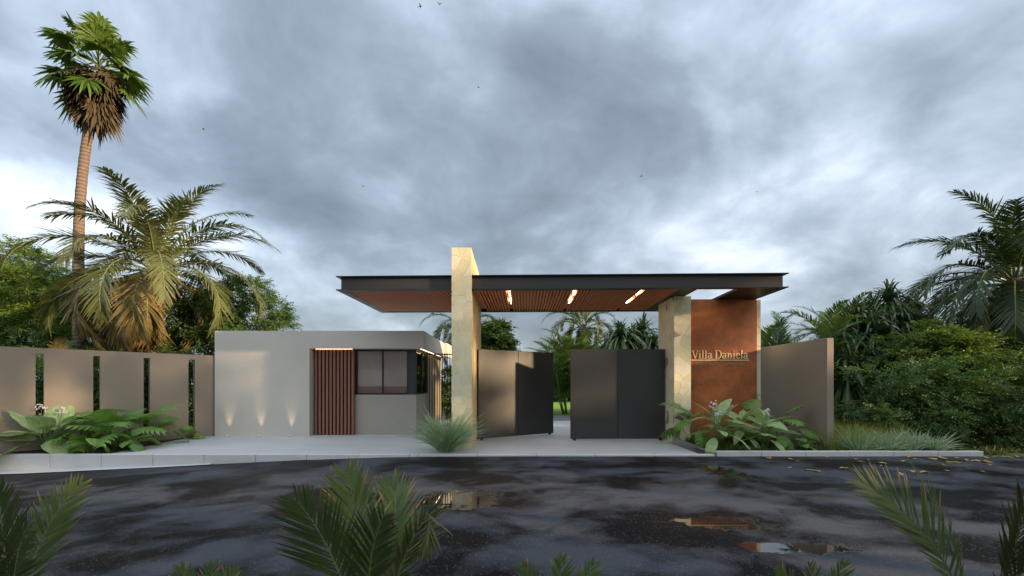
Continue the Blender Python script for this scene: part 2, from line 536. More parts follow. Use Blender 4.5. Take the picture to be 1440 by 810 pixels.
def mesh_obj(name, V, Fc, mats, parent=None, loc=None, smooth=False, mi=None, tattr=None, world=True):
    """V in world coordinates when parent has no rotation: stored relative to the parent's location."""
    V = np.asarray(V, dtype=float).reshape(-1, 3)
    off = np.zeros(3)
    if loc is not None:
        off = np.array(loc, dtype=float)
    elif parent is not None and world:
        p = parent
        while p is not None:
            off = off + np.array(p.location)
            p = p.parent
    me = bpy.data.meshes.new(name)
    me.from_pydata((V - off).tolist(), [], [list(map(int, f)) for f in Fc])
    if not isinstance(mats, (list, tuple)):
        mats = [mats]
    for m in mats:
        me.materials.append(m)
    if mi is not None:
        me.polygons.foreach_set('material_index', np.asarray(mi, dtype=np.int32))
    if smooth:
        me.polygons.foreach_set('use_smooth', np.ones(len(me.polygons), dtype=bool))
    if tattr is not None:
        a = me.attributes.new('t', 'FLOAT', 'POINT')
        a.data.foreach_set('value', np.asarray(tattr, dtype=np.float32))
    me.update()
    o = bpy.data.objects.new(name, me)
    link(o, parent)
    if parent is None and loc is not None:
        o.location = loc
    return o

class MB:
    def __init__(s):
        s.v, s.f, s.m = [], [], []
    def add(s, V, Fs, mi=0):
        b = len(s.v)
        s.v += [tuple(p) for p in V]
        s.f += [tuple(b + i for i in f) for f in Fs]
        s.m += [mi] * len(Fs)
    def box(s, x0, x1, y0, y1, z0, z1, mi=0, bev=0.0):
        if bev <= 0:
            V = [(x, y, z) for z in (z0, z1) for x, y in ((x0, y0), (x1, y0), (x1, y1), (x0, y1))]
            s.add(V, [(3, 2, 1, 0), (4, 5, 6, 7), (0, 1, 5, 4), (1, 2, 6, 5), (2, 3, 7, 6), (3, 0, 4, 7)], mi)
        else:
            e = bev
            rings = []
            for z, i in ((z0, e), (z0 + e, 0), (z1 - e, 0), (z1, e)):
                x0_, x1_, y0_, y1_ = x0 + i, x1 - i, y0 + i, y1 - i
                c = e if i == 0 else e * 0.6
                rings.append([(x0_ + c, y0_, z), (x1_ - c, y0_, z), (x1_, y0_ + c, z), (x1_, y1_ - c, z),
                              (x1_ - c, y1_, z), (x0_ + c, y1_, z), (x0_, y1_ - c, z), (x0_, y0_ + c, z)])
            V = [p for r in rings for p in r]
            Fs = [tuple(range(7, -1, -1)), tuple(range(24, 32))]
            for r in range(3):
                for k in range(8):
                    Fs.append((r * 8 + k, r * 8 + (k + 1) % 8, r * 8 + 8 + (k + 1) % 8, r * 8 + 8 + k))
            s.add(V, Fs, mi)
    def prism(s, poly, d0, d1, axis='y', mi=0):
        """poly: 2-D points; axis y: (x,z) polygon extruded in y; axis z: (x,y) extruded in z"""
        n = len(poly)
        if axis == 'y':
            V = [(a, d0, b) for a, b in poly] + [(a, d1, b) for a, b in poly]
        elif axis == 'x':
            V = [(d0, a, b) for a, b in poly] + [(d1, a, b) for a, b in poly]
        else:
            V = [(a, b, d0) for a, b in poly] + [(a, b, d1) for a, b in poly]
        Fs = [tuple(range(n)), tuple(range(2 * n - 1, n - 1, -1))]
        for k in range(n):
            Fs.append((k, n + k, n + (k + 1) % n, (k + 1) % n))
        s.add(V, Fs, mi)
    def tube(s, pts, rad, n=8, mi=0, cap=True):
        pts = [Vector(p) for p in pts]
        V = []
        ref = Vector((0.3, 0.9, 0.1)).normalized()
        for i, p in enumerate(pts):
            t = (pts[min(i + 1, len(pts) - 1)] - pts[max(i - 1, 0)]).normalized()
            a = t.cross(ref)
            if a.length < 1e-3:
                a = t.cross(Vector((1, 0, 0)))
            a.normalize()
            b = t.cross(a)
            r = rad[i] if isinstance(rad, (list, tuple)) else rad
            for k in range(n):
                q = 2 * math.pi * k / n
                V.append(p + a * (r * math.cos(q)) + b * (r * math.sin(q)))
        Fs = []
        for i in range(len(pts) - 1):
            for k in range(n):
                Fs.append((i * n + k, i * n + (k + 1) % n, (i + 1) * n + (k + 1) % n, (i + 1) * n + k))
        if cap:
            Fs.append(tuple(range(n - 1, -1, -1)))
            Fs.append(tuple(range((len(pts) - 1) * n, len(pts) * n)))
        s.add(V, Fs, mi)
    def build(s, name, mats, parent=None, smooth=False, loc=None):
        return mesh_obj(name, s.v, s.f, mats, parent, loc, smooth, s.m)

def boxobj(name, x0, x1, y0, y1, z0, z1, mat, parent=None, bev=0.0):
    b = MB()
    b.box(x0, x1, y0, y1, z0, z1, 0, bev)
    return b.build(name, mat, parent)

def sheet(name, poly, z, mat, kind='structure'):
    o = mesh_obj(name, [(x, y, z) for x, y in poly], [tuple(range(len(poly)))], mat)
    o['kind'] = kind
    return o

# ------------------------------------------------------------------ ground, road, kerbs
def road_z(x):
    xs = [-400, -30, -16, -11.65, -7.5, -4.9, -2.5, 0, 400]
    zs = [-0.50, -0.50, -0.46, -0.40, -0.25, -0.125, -0.05, -0.04, -0.04]
    return float(np.interp(x, xs, zs))
KY = 10.30
def build_ground():
    xs = [-400, -200, -100, -60, -40] + list(np.arange(-30, 31, 1.0)) + [40, 60, 100, 200, 400]
    ys = [3.4, 5, 7, 9, KY + 0.08]
    V = [(x, y, road_z(x)) for y in ys for x in xs]
    n = len(xs)
    Fs = [(j * n + i, j * n + i + 1, (j + 1) * n + i + 1, (j + 1) * n + i) for j in range(len(ys) - 1) for i in range(n - 1)]
    o = mesh_obj('road', V, Fs, M['asphalt'], smooth=True)
    o['kind'] = 'structure'
    sheet('ground', [(-900, KY + 0.06), (900, KY + 0.06), (900, 1500), (-900, 1500)], -0.05, M['ground'])
    o = sheet('verge', [(-900, -300), (900, -300), (900, 3.42), (-900, 3.42)], -0.02, M['soil'])
    # pavement and driveway
    sheet('pavement', [(-9.47, KY + 0.15), (4.42, KY + 0.15), (4.42, 12.0), (5.0, 13.6), (5.0, 21.6), (-9.47, 21.6)], 0.0, M['concrete'])
    sheet('inner_road', [(-30, 19.7), (30, 19.7), (30, 23.2), (-30, 23.2)], 0.006, surf('inner_asphalt', (0.16, 0.16, 0.165), (0.22, 0.22, 0.225), 1, 0.7, 80, 0.3))
    sheet('lawn', [(-60, 23.2), (60, 23.2), (60, 60), (-60, 60)], -0.02, M['lawn'])
    # soil beds
    sheet('left_bed_soil', [(-9.475, 14.3), (-9.475, 14.0), (-9.55, KY + 0.15), (-40, KY + 0.15), (-40, 14.3)], -0.004, M['soil'])
    sheet('right_bed_soil', [(4.55, KY + 0.12), (7.86, KY + 0.12), (7.86, 12.75), (4.55, 12.75)], 0.045, M['soil'])
build_ground()

# the pavement's edge beside the left bed runs at a slant: a triangle of concrete
sheet('slanted_path', [(-9.47, 14.0), (-9.95, 14.0 - 0.02), (-9.9, 13.4), (-9.5, 10.45), (-9.47, 10.45)], 0.004, M['concrete'])

kerb = bpy.data.objects.new('kerb', None)
col.objects.link(kerb)
kerb['kind'] = 'structure'
def kerb_run(x0, x1, step, ztop, mat, drop=True):
    x = x0
    while x < x1 - 1e-3:
        a, b = x, min(x + step, x1)
        zt0 = ztop
        mb = MB()
        zb = min(road_z(a), road_z(b)) - 0.15
        mb.box(a + 0.004, b - 0.004, KY, KY + 0.155, zb, zt0 + random.uniform(-0.002, 0.002), 0, 0.012)
        mb.build('kerb_stone', mat, kerb)
        x = b
kerb_run(-30.0, -2.2, 1.2, 0.004, M['kerb'])
kerb_run(-2.2, 4.74, 1.388, 0.002, M['kerb'])
kerb_run(4.80, 11.0, 1.033, 0.075, M['kerb'])
# gutter in front of the left kerb
gx = list(np.arange(-30, -6.4, 1.0))
V, Fs = [], []
for i, x in enumerate(gx):
    w = 0.05 + 0.32 * min(1, max(0, (-6.5 - x) / 4.5))
    V += [(x, KY + 0.02, road_z(x) + 0.03), (x, KY - w, road_z(x) + 0.012)]
    if i:
        Fs.append((2 * i - 2, 2 * i - 1, 2 * i + 1, 2 * i))
g = mesh_obj('gutter', V, Fs, M['kerb'])
g['kind'] = 'structure'
# slanted dark kerb of the right bed, from the pillar to the road
bk = bpy.data.objects.new('bed_kerb', None)
col.objects.link(bk)
bk['kind'] = 'structure'
for i in range(2):
    a = Vector((4.42, 12.16, 0)).lerp(Vector((4.70, KY + 0.03, 0)), i / 2)
    b = Vector((4.42, 12.16, 0)).lerp(Vector((4.70, KY + 0.03, 0)), (i + 1) / 2)
    d = (b - a).normalized()
    s = Vector((-d.y, d.x, 0)) * -1
    s = Vector((abs(s.x), s.y * (1 if s.x > 0 else -1), 0)) if s.x else s
    a = a + d * 0.003
    b = b - d * 0.003
    za, zb_ = 0.15 - 0.05 * i, 0.15 - 0.05 * (i + 1) + (0.0 if i == 0 else -0.01)
    w = s * 0.13
    V = [a, b, b + w, a + w]
    V = [(p.x, p.y, -0.12) for p in V] + [(p.x, p.y, z) for p, z in zip(V, (za, zb_, zb_, za))]
    mesh_obj('kerb_stone', V, [(3, 2, 1, 0), (4, 5, 6, 7), (0, 1, 5, 4), (1, 2, 6, 5), (2, 3, 7, 6), (3, 0, 4, 7)], M['darkkerb'], bk)

# ------------------------------------------------------------------ guardhouse
def guardhouse():
    Y0, Y1, YB = 14.0, 14.40, 19.5
    XL, XR, XJ, XC = -9.44, -2.80, W(435, 14.0), -3.13
    ZP, ZT = 2.78, 3.34
    h = empty('guardhouse', (-6.1, 16.5, 0), 'low beige plaster guardhouse with flat roof, slatted door and corner window', 'building')
    b = MB()
    b.prism([(XL, -0.02), (XJ, -0.02), (XJ, ZP), (XR, ZP), (XR, ZT), (XL, ZT)], Y0, 18.1, 'y')
    b.build('wall', M['plaster'], h)
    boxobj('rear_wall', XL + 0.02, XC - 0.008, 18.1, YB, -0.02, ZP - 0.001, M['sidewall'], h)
    boxobj('rear_parapet', XL + 0.02, XR + 0.13, 18.1, YB, ZP, ZT - 0.01, M['plaster'], h)
    xw = W(498.5, Y1)
    # door recess: dark door panel and slats
    boxobj('door_panel', XJ, xw, Y1 + 0.02, Y1 + 0.10, 0, ZP, M['blackmetal'], h)
    n = 11
    x0, x1 = W(442, 14.27), W(498.5, 14.27)
    pitch = (x1 - x0) / n
    for i in range(n):
        cx = x0 + (i + 0.55) * pitch
        boxobj('slat', cx - 0.034, cx + 0.034, 14.24, 14.38, 0.01, ZP - 0.003, M['slatwood'], h, 0.004)
    # lower wall under the windows
    zs = 1.30
    b = MB()
    b.box(xw, XC, Y1, 16.45, -0.02, zs)
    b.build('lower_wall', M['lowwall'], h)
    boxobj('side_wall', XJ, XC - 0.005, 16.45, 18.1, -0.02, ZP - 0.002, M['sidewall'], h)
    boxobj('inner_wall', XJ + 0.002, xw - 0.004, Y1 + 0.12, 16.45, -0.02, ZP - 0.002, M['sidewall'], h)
    # front window
    def win(name, axis):
        w = empty_part(name, h)
        return w
    fw = MB()
    t = 0.055
    xr = XC
    z0, z1 = zs + 0.002, ZP - 0.004
    yf = Y1 + 0.03
    xp = W(574.5, yf)
    for (a, c, d, e) in ((xw, xp, z0, z0 + t), (xw, xp, z1 - t, z1), (xw, xw + t, z0 + t, z1 - t), (xp - t, xp, z0 + t, z1 - t)):
        fw.box(a, c, yf, yf + 0.07, d, e)
    xm = W(538, yf)
    fw.box(xm - 0.022, xm + 0.022, yf + 0.003, yf + 0.067, z0 + t, z1 - t)
    fr = fw.build('window', M['blackmetal'], h)
    boxobj('pane', xw + t, xm - 0.022, yf + 0.03, yf + 0.038, z0 + t, z1 - t, M['glass'], fr)
    boxobj('pane', xm + 0.022, xp - t, yf + 0.03, yf + 0.038, z0 + t, z1 - t, M['glass'], fr)
    boxobj('blind', xw + 0.02, xp + 0.02, yf + 0.16, yf + 0.165, z0 + 0.01, z1 - 0.01, M['blind'], fr)
    boxobj('corner_panel', xp + 0.001, XC - 0.012, yf + 0.004, yf + 0.06, z0, z1, M['gate'], h)
    boxobj('corner_post', XC - 0.011, XC + 0.004, yf - 0.01, yf + 0.05, z0, z1, M['blackmetal'], h)
    # side window
    sw = MB()
    xs = XC - 0.03
    ya, yb = yf + 0.06, 16.43
    for (a, c, d, e) in ((ya, yb, z0, z0 + t), (ya, yb, z1 - t, z1), (ya, ya + 0.09, z0 + t, z1 - t), (yb - 0.16, yb, z0 + t, z1 - t)):
        sw.box(xs - 0.05, xs + 0.02, a, c, d, e)
    ym = ya + (yb - ya) * 0.50
    sw.box(xs - 0.047, xs + 0.017, ym - 0.05, ym + 0.05, z0 + t, z1 - t)
    sr = sw.build('window', M['blackmetal'], h)
    boxobj('pane', xs - 0.02, xs - 0.012, ya + 0.09, ym - 0.05, z0 + t, z1 - t, M['glass'], sr)
    boxobj('pane', xs - 0.02, xs - 0.012, ym + 0.05, yb - 0.16, z0 + t, z1 - t, M['glass'], sr)
    boxobj('blind', xs - 0.12, xs - 0.115, ya + 0.1, yb - 0.02, z0 + 0.01, z1 - 0.01, M['blind'], sr)
    # light strips in the soffit
    boxobj('light_strip', XJ + 0.1, xw, 14.212, 14.222, ZP - 0.006, ZP - 0.001, M['ledwarm'], h)
    boxobj('light_strip', XR - 0.14, XR - 0.12, 14.15, 18.0, ZP - 0.008, ZP - 0.002, M['ledwarm'], h)
def empty_part(name, parent):
    e = bpy.data.objects.new(name, None)
    link(e, parent)
    return e
guardhouse()

for px in (320, 365, 408):
    x = W(px, 13.9)
    e = empty('ground_spotlight', (x, 13.88, 0), 'small round steel uplight set in the pavement along the guardhouse wall', 'light', 'uplights along the guardhouse wall')
    b = MB()
    b.tube([(x, 13.88, -0.03), (x, 13.88, 0.014)], 0.05, 14)
    b.build('housing', M['blackmetal'], e)
    b = MB()
    b.tube([(x, 13.88, 0.0141), (x, 13.88, 0.019)], 0.034, 14)
    b.build('lens', M['uplens'], e)
    ld = bpy.data.lights.new('uplight_beam', 'SPOT')
    ld.energy = 7.0
    ld.color = (1.0, 0.72, 0.42)
    ld.spot_size = R(34)
    ld.spot_blend = 0.9
    ld.shadow_soft_size = 0.03
    lo = bpy.data.objects.new('uplight_beam', ld)
    link(lo, e)
    lo.location = (0, 0, 0.03)
    lo.rotation_euler = Vector((0, 0.10, 1)).to_track_quat('-Z', 'Y').to_euler()

# ------------------------------------------------------------------ slotted wall on the left
def slotted_wall():
    A = Vector((-9.46, 14.12))
    Bq = Vector((-12.31, 10.60))
    d = (Bq - A).normalized()
    nrm = Vector((-d.y, d.x))                 # thickness away from the camera
    if nrm.y < 0:
        nrm = -nrm
    top = 2.556
    def hit(px):
        k = (px - 720.0) / F
        # A.x + s d.x = k (A.y + s d.y)
        return (k * A.y - A.x) / (d.x - k * d.y)
    ss = [0.0]
    slots = [(274, 265), (211, 202), (141, 131), (62, 50)]
    cuts = [(hit(a), hit(b)) for a, b in slots]
    step = cuts[-1][0] - cuts[-2][0]
    cuts.append((cuts[-1][0] + step, cuts[-1][1] + step))
    end = cuts[-1][1] + step * 1.2
    b = MB()
    def slab(s0, s1, z0, z1):
        p = [A + d * s0, A + d * s1, A + d * s1 + nrm * 0.16, A + d * s0 + nrm * 0.16]
        V = [(q.x, q.y, z0) for q in p] + [(q.x, q.y, z1) for q in p]
        b.add(V, [(0, 1, 2, 3), (7, 6, 5, 4), (4, 5, 1, 0), (5, 6, 2, 1), (6, 7, 3, 2), (7, 4, 0, 3)])
    s = 0.0
    zt = top - 0.15
    for c0, c1 in cuts:
        slab(s, c0, 0.22, zt)
        s = c1
    slab(s, end, 0.22, zt)
    slab(0, end, zt, top)
    slab(0, end, -0.1, 0.22)
    o = b.build('slotted_wall', M['fence'], None, loc=(A.x, A.y, 0))
    tag(o, 'grey-brown boundary wall with tall narrow slots behind the leafy flower bed', 'wall')
slotted_wall()

# plain return wall on the right
o = boxobj('boundary_wall', 7.86, 8.03, 11.0, 14.3, -0.06, 2.80, M['fence'], None, 0.006)
tag(o, 'plain freestanding brown plaster wall beside the rust-coloured sign panel', 'wall')

# ------------------------------------------------------------------ flagstone cladding
def clip(poly, nx, ny, c):
    out = []
    m = len(poly)
    for i in range(m):
        a, b = poly[i], poly[(i + 1) % m]
        da, db = nx * a[0] + ny * a[1] - c, nx * b[0] + ny * b[1] - c
        if da <= 0:
            out.append(a)
        if (da < 0 < db) or (db < 0 < da):
            t = da / (da - db)
            out.append((a[0] + (b[0] - a[0]) * t, a[1] + (b[1] - a[1]) * t))
    return out

def clad(parent, origin, udir, ndir, w, h, size, joint, mat, thick=0.02, dark=0.1, seed=1):
    rr = random.Random(seed)
    nx, nz = max(1, round(w / size)), max(1, round(h / size))
    seeds = []
    for j in range(nz):
        for i in range(nx):
            seeds.append(((i + 0.5 + rr.uniform(-0.46, 0.46)) * w / nx, (j + 0.5 + rr.uniform(-0.46, 0.46)) * h / nz))
    for _ in range(int(len(seeds) * 0.22)):
        seeds.append((rr.uniform(0, w), rr.uniform(0, h)))
    U, Nn = Vector(udir), Vector(ndir)
    for i, s in enumerate(seeds):
        poly = [(0.002, 0.002), (w - 0.002, 0.002), (w - 0.002, h), (0.002, h)]
        for j, q in enumerate(seeds):
            if j == i:
                continue
            dx, dy = q[0] - s[0], q[1] - s[1]
            l = math.hypot(dx, dy)
            if l < 1e-4 or l > size * 4:
                continue
            dx, dy = dx / l, dy / l
            poly = clip(poly, dx, dy, dx * (s[0] + q[0]) / 2 + dy * (s[1] + q[1]) / 2 - joint / 2)
            if len(poly) < 3:
                break
        if len(poly) < 3:
            continue
        ar = 0.5 * abs(sum(poly[k][0] * poly[(k + 1) % len(poly)][1] - poly[(k + 1) % len(poly)][0] * poly[k][1] for k in range(len(poly))))
        if ar < 0.0012:
            continue
        cx = sum(p[0] for p in poly) / len(poly)
        cz = sum(p[1] for p in poly) / len(poly)
        t = thick * rr.uniform(0.7, 1.15)
        O = Vector(origin)
        def at(p, k, dd):
            return O + U * (cx + (p[0] - cx) * k) + Vector((0, 0, 1)) * (cz + (p[1] - cz) * k) + Nn * dd
        m = len(poly)
        V = [at(p, 1, -0.004) for p in poly] + [at(p, 1, t * 0.85) for p in poly] + [at(p, 0.965, t) for p in poly]
        Fs = [tuple(range(2 * m, 3 * m))]
        for r in (0, 1):
            for k in range(m):
                Fs.append((r * m + k, r * m + (k + 1) % m, (r + 1) * m + (k + 1) % m, (r + 1) * m + k))
        mm = mat
        if ar < size * size * 0.5 and rr.random() < dark * 3.0:
            mm = M['darkstone']
        c = O + U * cx + Vector((0, 0, 1)) * cz
        ob = mesh_obj('stone', V, Fs, mm, parent)

PL = (-1.54, -1.03, 11.20, 14.80, 5.12)
pl = empty('stone_pillar', (-1.285, 13.0, 0), 'tall pale flagstone pier rising through the canopy beside the grass clump', 'pillar', None)
boxobj('core', PL[0] + 0.02, PL[1] - 0.02, PL[2] + 0.02, PL[3], -0.05, PL[4], M['mortar'], pl)
clad(pl, (PL[0], PL[2] + 0.02, 0.0), (1, 0, 0), (0, -1, 0), PL[1] - PL[0], PL[4], 0.27, 0.014, M['stone'], 0.007, 0.05, 3)
clad(pl, (PL[1] - 0.02, PL[2] + 0.022, 0.0), (0, 1, 0), (1, 0, 0), PL[3] - PL[2] - 0.03, PL[4], 0.36, 0.012, M['stone_sunlit'], 0.012, 0.10, 5)

PR = (4.49, 4.96, 12.20, 13.57, 4.085)
pr = empty('stone_pillar', (4.725, 12.9, 0), 'shorter pale flagstone pillar under the canopy beside the rust-coloured panel', 'pillar', None)
boxobj('core', PR[0] + 0.02, PR[1] - 0.004, PR[2] + 0.02, PR[3], -0.05, PR[4], M['mortar'], pr)
clad(pr, (PR[0], PR[2] + 0.02, 0.0), (1, 0, 0), (0, -1, 0), PR[1] - PR[0], PR[4], 0.24, 0.013, M['stone'], 0.007, 0.30, 8)
clad(pr, (PR[0] + 0.02, PR[2] + 0.022, 0.0), (0, 1, 0), (-1, 0, 0), PR[3] - PR[2] - 0.03, PR[4], 0.27, 0.013, M['stone'], 0.007, 0.28, 9)

# ------------------------------------------------------------------ sign wall
sg = empty('sign_wall', (6.0, 12.9, 0), 'stone wall faced with a tall rust-coloured weathering steel panel', 'wall')
boxobj('core', PR[1] + 0.002, 7.19, 12.76, 13.5, -0.05, 4.085, M['mortar'], sg)
boxobj('steel_panel', PR[1] + 0.002, 7.055, 12.70, 12.758, 0.03, 4.083, M['corten'], sg)
clad(sg, (7.06, 12.76, 0.0), (1, 0, 0), (0, -1, 0), 0.13, 4.08, 0.26, 0.008, M['stone'], 0.02, 0.0, 12)

def letters():
    yb = 12.70
    k = yb / F
    x0, zb = W(972.5, yb), EYE + (HOR - 504.3) * k
    cap = 11.6 * k
    e = empty('lettering', (x0, yb, zb), 'brass serif lettering reading Villa Daniela on the rust-coloured panel', 'sign')
    def strip(pts, wid):
        L_, R_ = [], []
        for i, p in enumerate(pts):
            a, c = pts[max(i - 1, 0)], pts[min(i + 1, len(pts) - 1)]
            tx, ty = c[0] - a[0], c[1] - a[1]
            l = math.hypot(tx, ty) or 1
            nx, ny = -ty / l, tx / l
            w = wid[i] / 2
            L_.append((p[0] + nx * w, p[1] + ny * w))
            R_.append((p[0] - nx * w, p[1] - ny * w))
        return [[L_[i], L_[i + 1], R_[i + 1], R_[i]] for i in range(len(pts) - 1)]
    TH, TN = 0.135, 0.065
    def rect(a, b, c, d):
        return [[(a, c), (b, c), (b, d), (a, d)]]
    def arc(cx, cy, rx, ry, a0, a1, f, n=12):
        pts, w = [], []
        for i in range(n + 1):
            a = R(a0 + (a1 - a0) * i / n)
            pts.append((cx + rx * math.cos(a), cy + ry * math.sin(a)))
            w.append(TN + (TH - TN) * abs(math.cos(a)) ** 1.5 if f else TN)
        return strip(pts, w)
    def g_V():
        return [[(0.06, 0.97), (0.22, 0.97), (0.50, 0.0), (0.40, 0.0)], [(0.50, 0.0), (0.42, 0.02), (0.70, 0.97), (0.77, 0.97)]] + rect(0.0, 0.29, 0.965, 1.0) + rect(0.60, 0.86, 0.965, 1.0), 0.84
    def g_i():
        return rect(0.10, 0.235, 0.03, 0.66) + rect(0.0, 0.33, 0, 0.04) + rect(0.02, 0.10, 0.60, 0.64) + arc(0.165, 0.86, 0.035, 0.035, 0, 360, 0, 8) + rect(0.13, 0.2, 0.83, 0.89), 0.37
    def g_l():
        return rect(0.10, 0.235, 0.03, 1.02) + rect(0.0, 0.33, 0, 0.04) + rect(0.02, 0.10, 0.96, 1.0), 0.37
    def g_a():
        return rect(0.36, 0.49, 0.06, 0.50) + arc(0.25, 0.48, 0.19, 0.17, 10, 165, 1) + arc(0.24, 0.18, 0.18, 0.18, 80, 320, 1) + strip([(0.25, 0.36), (0.38, 0.42)], [TN, TN]) + rect(0.49, 0.58, 0.0, 0.06), 0.60
    def g_D():
        return rect(0.12, 0.26, 0.03, 0.97) + rect(0.0, 0.35, 0, 0.045) + rect(0.0, 0.35, 0.955, 1.0) + arc(0.34, 0.5, 0.47, 0.475, -90, 90, 1, 18), 0.92
    def g_n():
        return rect(0.10, 0.235, 0.03, 0.66) + rect(0, 0.33, 0, 0.04) + rect(0.02, 0.10, 0.60, 0.64) + arc(0.36, 0.44, 0.15, 0.19, 10, 150, 1) + rect(0.455, 0.59, 0.03, 0.47) + rect(0.37, 0.68, 0, 0.04), 0.72
    def g_e():
        return arc(0.28, 0.33, 0.22, 0.31, 5, 330, 1, 18) + rect(0.09, 0.50, 0.345, 0.395), 0.58
    G = {'V': g_V, 'i': g_i, 'l': g_l, 'a': g_a, 'D': g_D, 'n': g_n, 'e': g_e}
    tot = 0
    seq = []
    for ch in 'Villa Daniela':
        if ch == ' ':
            tot += 0.30
            continue
        polys, adv = G[ch]()
        seq.append((polys, tot))
        tot += adv + 0.02
    sx = (W(1052, yb) - x0) / tot
    for polys, ox in seq:
        b = MB()
        for q, poly in enumerate(polys):
            pp = [(x0 + (ox + p[0]) * sx, zb + p[1] * cap) for p in poly]
            b.prism(pp, yb - 0.022 - 0.0004 * q, yb - 0.002, 'y')
        b.build('letter', M['brass'], e)
    boxobj('underline', x0 - 0.02, W(1053, yb), yb - 0.02, yb - 0.002, EYE + (HOR - 507.2) * k, EYE + (HOR - 505.8) * k, M['brass'], e)
    cu = bpy.data.curves.new('small_text', 'FONT')
    cu.body = 'CONJUNTO CAMPESTRE'
    cu.size = 0.12
    cu.extrude = 0.004
    cu.space_character = 1.1
    to = bpy.data.objects.new('small_text', cu)
    col.objects.link(to)
    bpy.context.view_layer.update()
    me = bpy.data.meshes.new_from_object(to)
    bpy.data.objects.remove(to)
    me.name = 'small_lettering'
    V = np.array([v.co[:] for v in me.vertices])
    wt = V[:, 0].max() - V[:, 0].min()
    ht = V[:, 1].max() - V[:, 1].min()
    tw, th = W(1046, yb) - W(978.5, yb), 4.6 * k
    me.transform(Matrix.Diagonal((tw / wt, th / ht, 1, 1)))
    me.materials.append(surf('dull_brass', (0.50, 0.30, 0.12), (0.55, 0.34, 0.15), 8, 0.5, 60, 0))
    so = bpy.data.objects.new('small_lettering', me)
    link(so, e)
    so.rotation_euler = (R(90), 0, 0)
    so.location = (W(978.5, yb) - x0, -0.008, EYE + (HOR - 513.4) * k - zb)
letters()

# ------------------------------------------------------------------ canopy
def canopy():
    a = Vector((-4.58, 11.46, 0))
    bb = Vector((6.99, 11.12, 0))
    ang = math.atan2(bb.y - a.y, bb.x - a.x)
    c = empty('canopy', a, 'long flat dark steel canopy with reddish slatted wood ceiling spanning the gateway', 'canopy', None, ang)
    U, D = (bb - a).length, 3.68
    z0, z1 = 4.09, 4.46
    def bx(name, x0, x1, y0, y1, za, zb, mat, bev=0.0):
        m = MB()
        m.box(x0, x1, y0, y1, za, zb, 0, bev)
        return mesh_obj(name, m.v, m.f, mat, c, world=False)
    ft, fo = 0.022, 0.10
    # perimeter beams: web plus flanges
    def beam_x(name, y0, y1, yw0, yw1):
        o = bx(name, fo, U - fo, yw0, yw1, z0 + ft, z1 - ft, M['beam'])
        return o
    beam_x('front_beam', 0, 0, fo, fo + 0.05)
    beam_x('rear_beam', 0, 0, D - fo - 0.05, D - fo)
    bx('side_beam', fo, fo + 0.05, fo + 0.051, D - fo - 0.051, z0 + ft, z1 - ft, M['beam'])
    bx('side_beam', U - fo - 0.05, U - fo, fo + 0.051, D - fo - 0.051, z0 + ft, z1 - ft, M['beam'])
    # flange rings
    UO0, UO1 = 9.36, 10.40
    bx('top_flange', 0, U, 0, 0.2, z1 - ft, z1, M['blackmetal'])
    bx('top_flange', 0, U, D - 0.2, D, z1 - ft, z1, M['blackmetal'])
    bx('top_flange', 0, 0.2, 0.2, D - 0.2, z1 - ft, z1, M['blackmetal'])
    bx('top_flange', U - 0.2, U, 0.2, D - 0.2, z1 - ft, z1, M['blackmetal'])
    bx('bottom_flange', 0, U, 0, 0.2, z0, z0 + ft, M['blackmetal'])
    bx('bottom_flange', 0, U, D - 0.2, D, z0, z0 + ft, M['blackmetal'])
    bx('bottom_flange', 0, 0.22, 0.2, D - 0.2, z0, z0 + ft, M['blackmetal'])
    bx('bottom_flange', UO1, U, 0.2, D - 0.2, z0, z0 + ft, M['blackmetal'])
    bx('cross_beam', 8.90, UO0, 0.2, D - 0.2, z0, z1 - ft - 0.001, M['blackmetal'])
    bx('roof_deck', 0.2, 8.9, 0.2, D - 0.2, z1 - 0.06, z1 - ft - 0.001, M['blackmetal'])
    bx('roof_deck', UO1 + 0.01, U - 0.16, 0.2, D - 0.2, z0 + ft + 0.001, z0 + ft + 0.04, M['blackmetal'])
    bx('ceiling_board', 0.22, 8.9, 0.2, D - 0.2, z0 + 0.085, z0 + 0.10, M['wood'])
    # wooden ceiling slats running front to back
    lights = [4.49, 6.25, 7.99]
    x = 0.25
    m = MB()
    m.box(-0.024, 0.024, 0.202, D - 0.202, z0 + 0.012, z0 + 0.084)
    first = None
    while x < 8.88:
        if not any(abs(x - l) < 0.032 for l in lights) and not (abs(x - (-1.285 + 4.56)) < 0.33):
            if first is None:
                first = mesh_obj('slat', m.v, m.f, M['wood'], c, world=False)
                first.location = (x, 0, 0)
            else:
                s = first.copy()
                link(s, c)
                s.location = (x, 0, 0)
        x += 0.088
    for l in lights:
        for (y0, y1) in ((0.45, 0.95), (1.45, 2.15)):
            bx('ceiling_light', l - 0.010, l + 0.010, y0, y1, z0 + 0.012, z0 + 0.03, M['lamp'])
canopy()

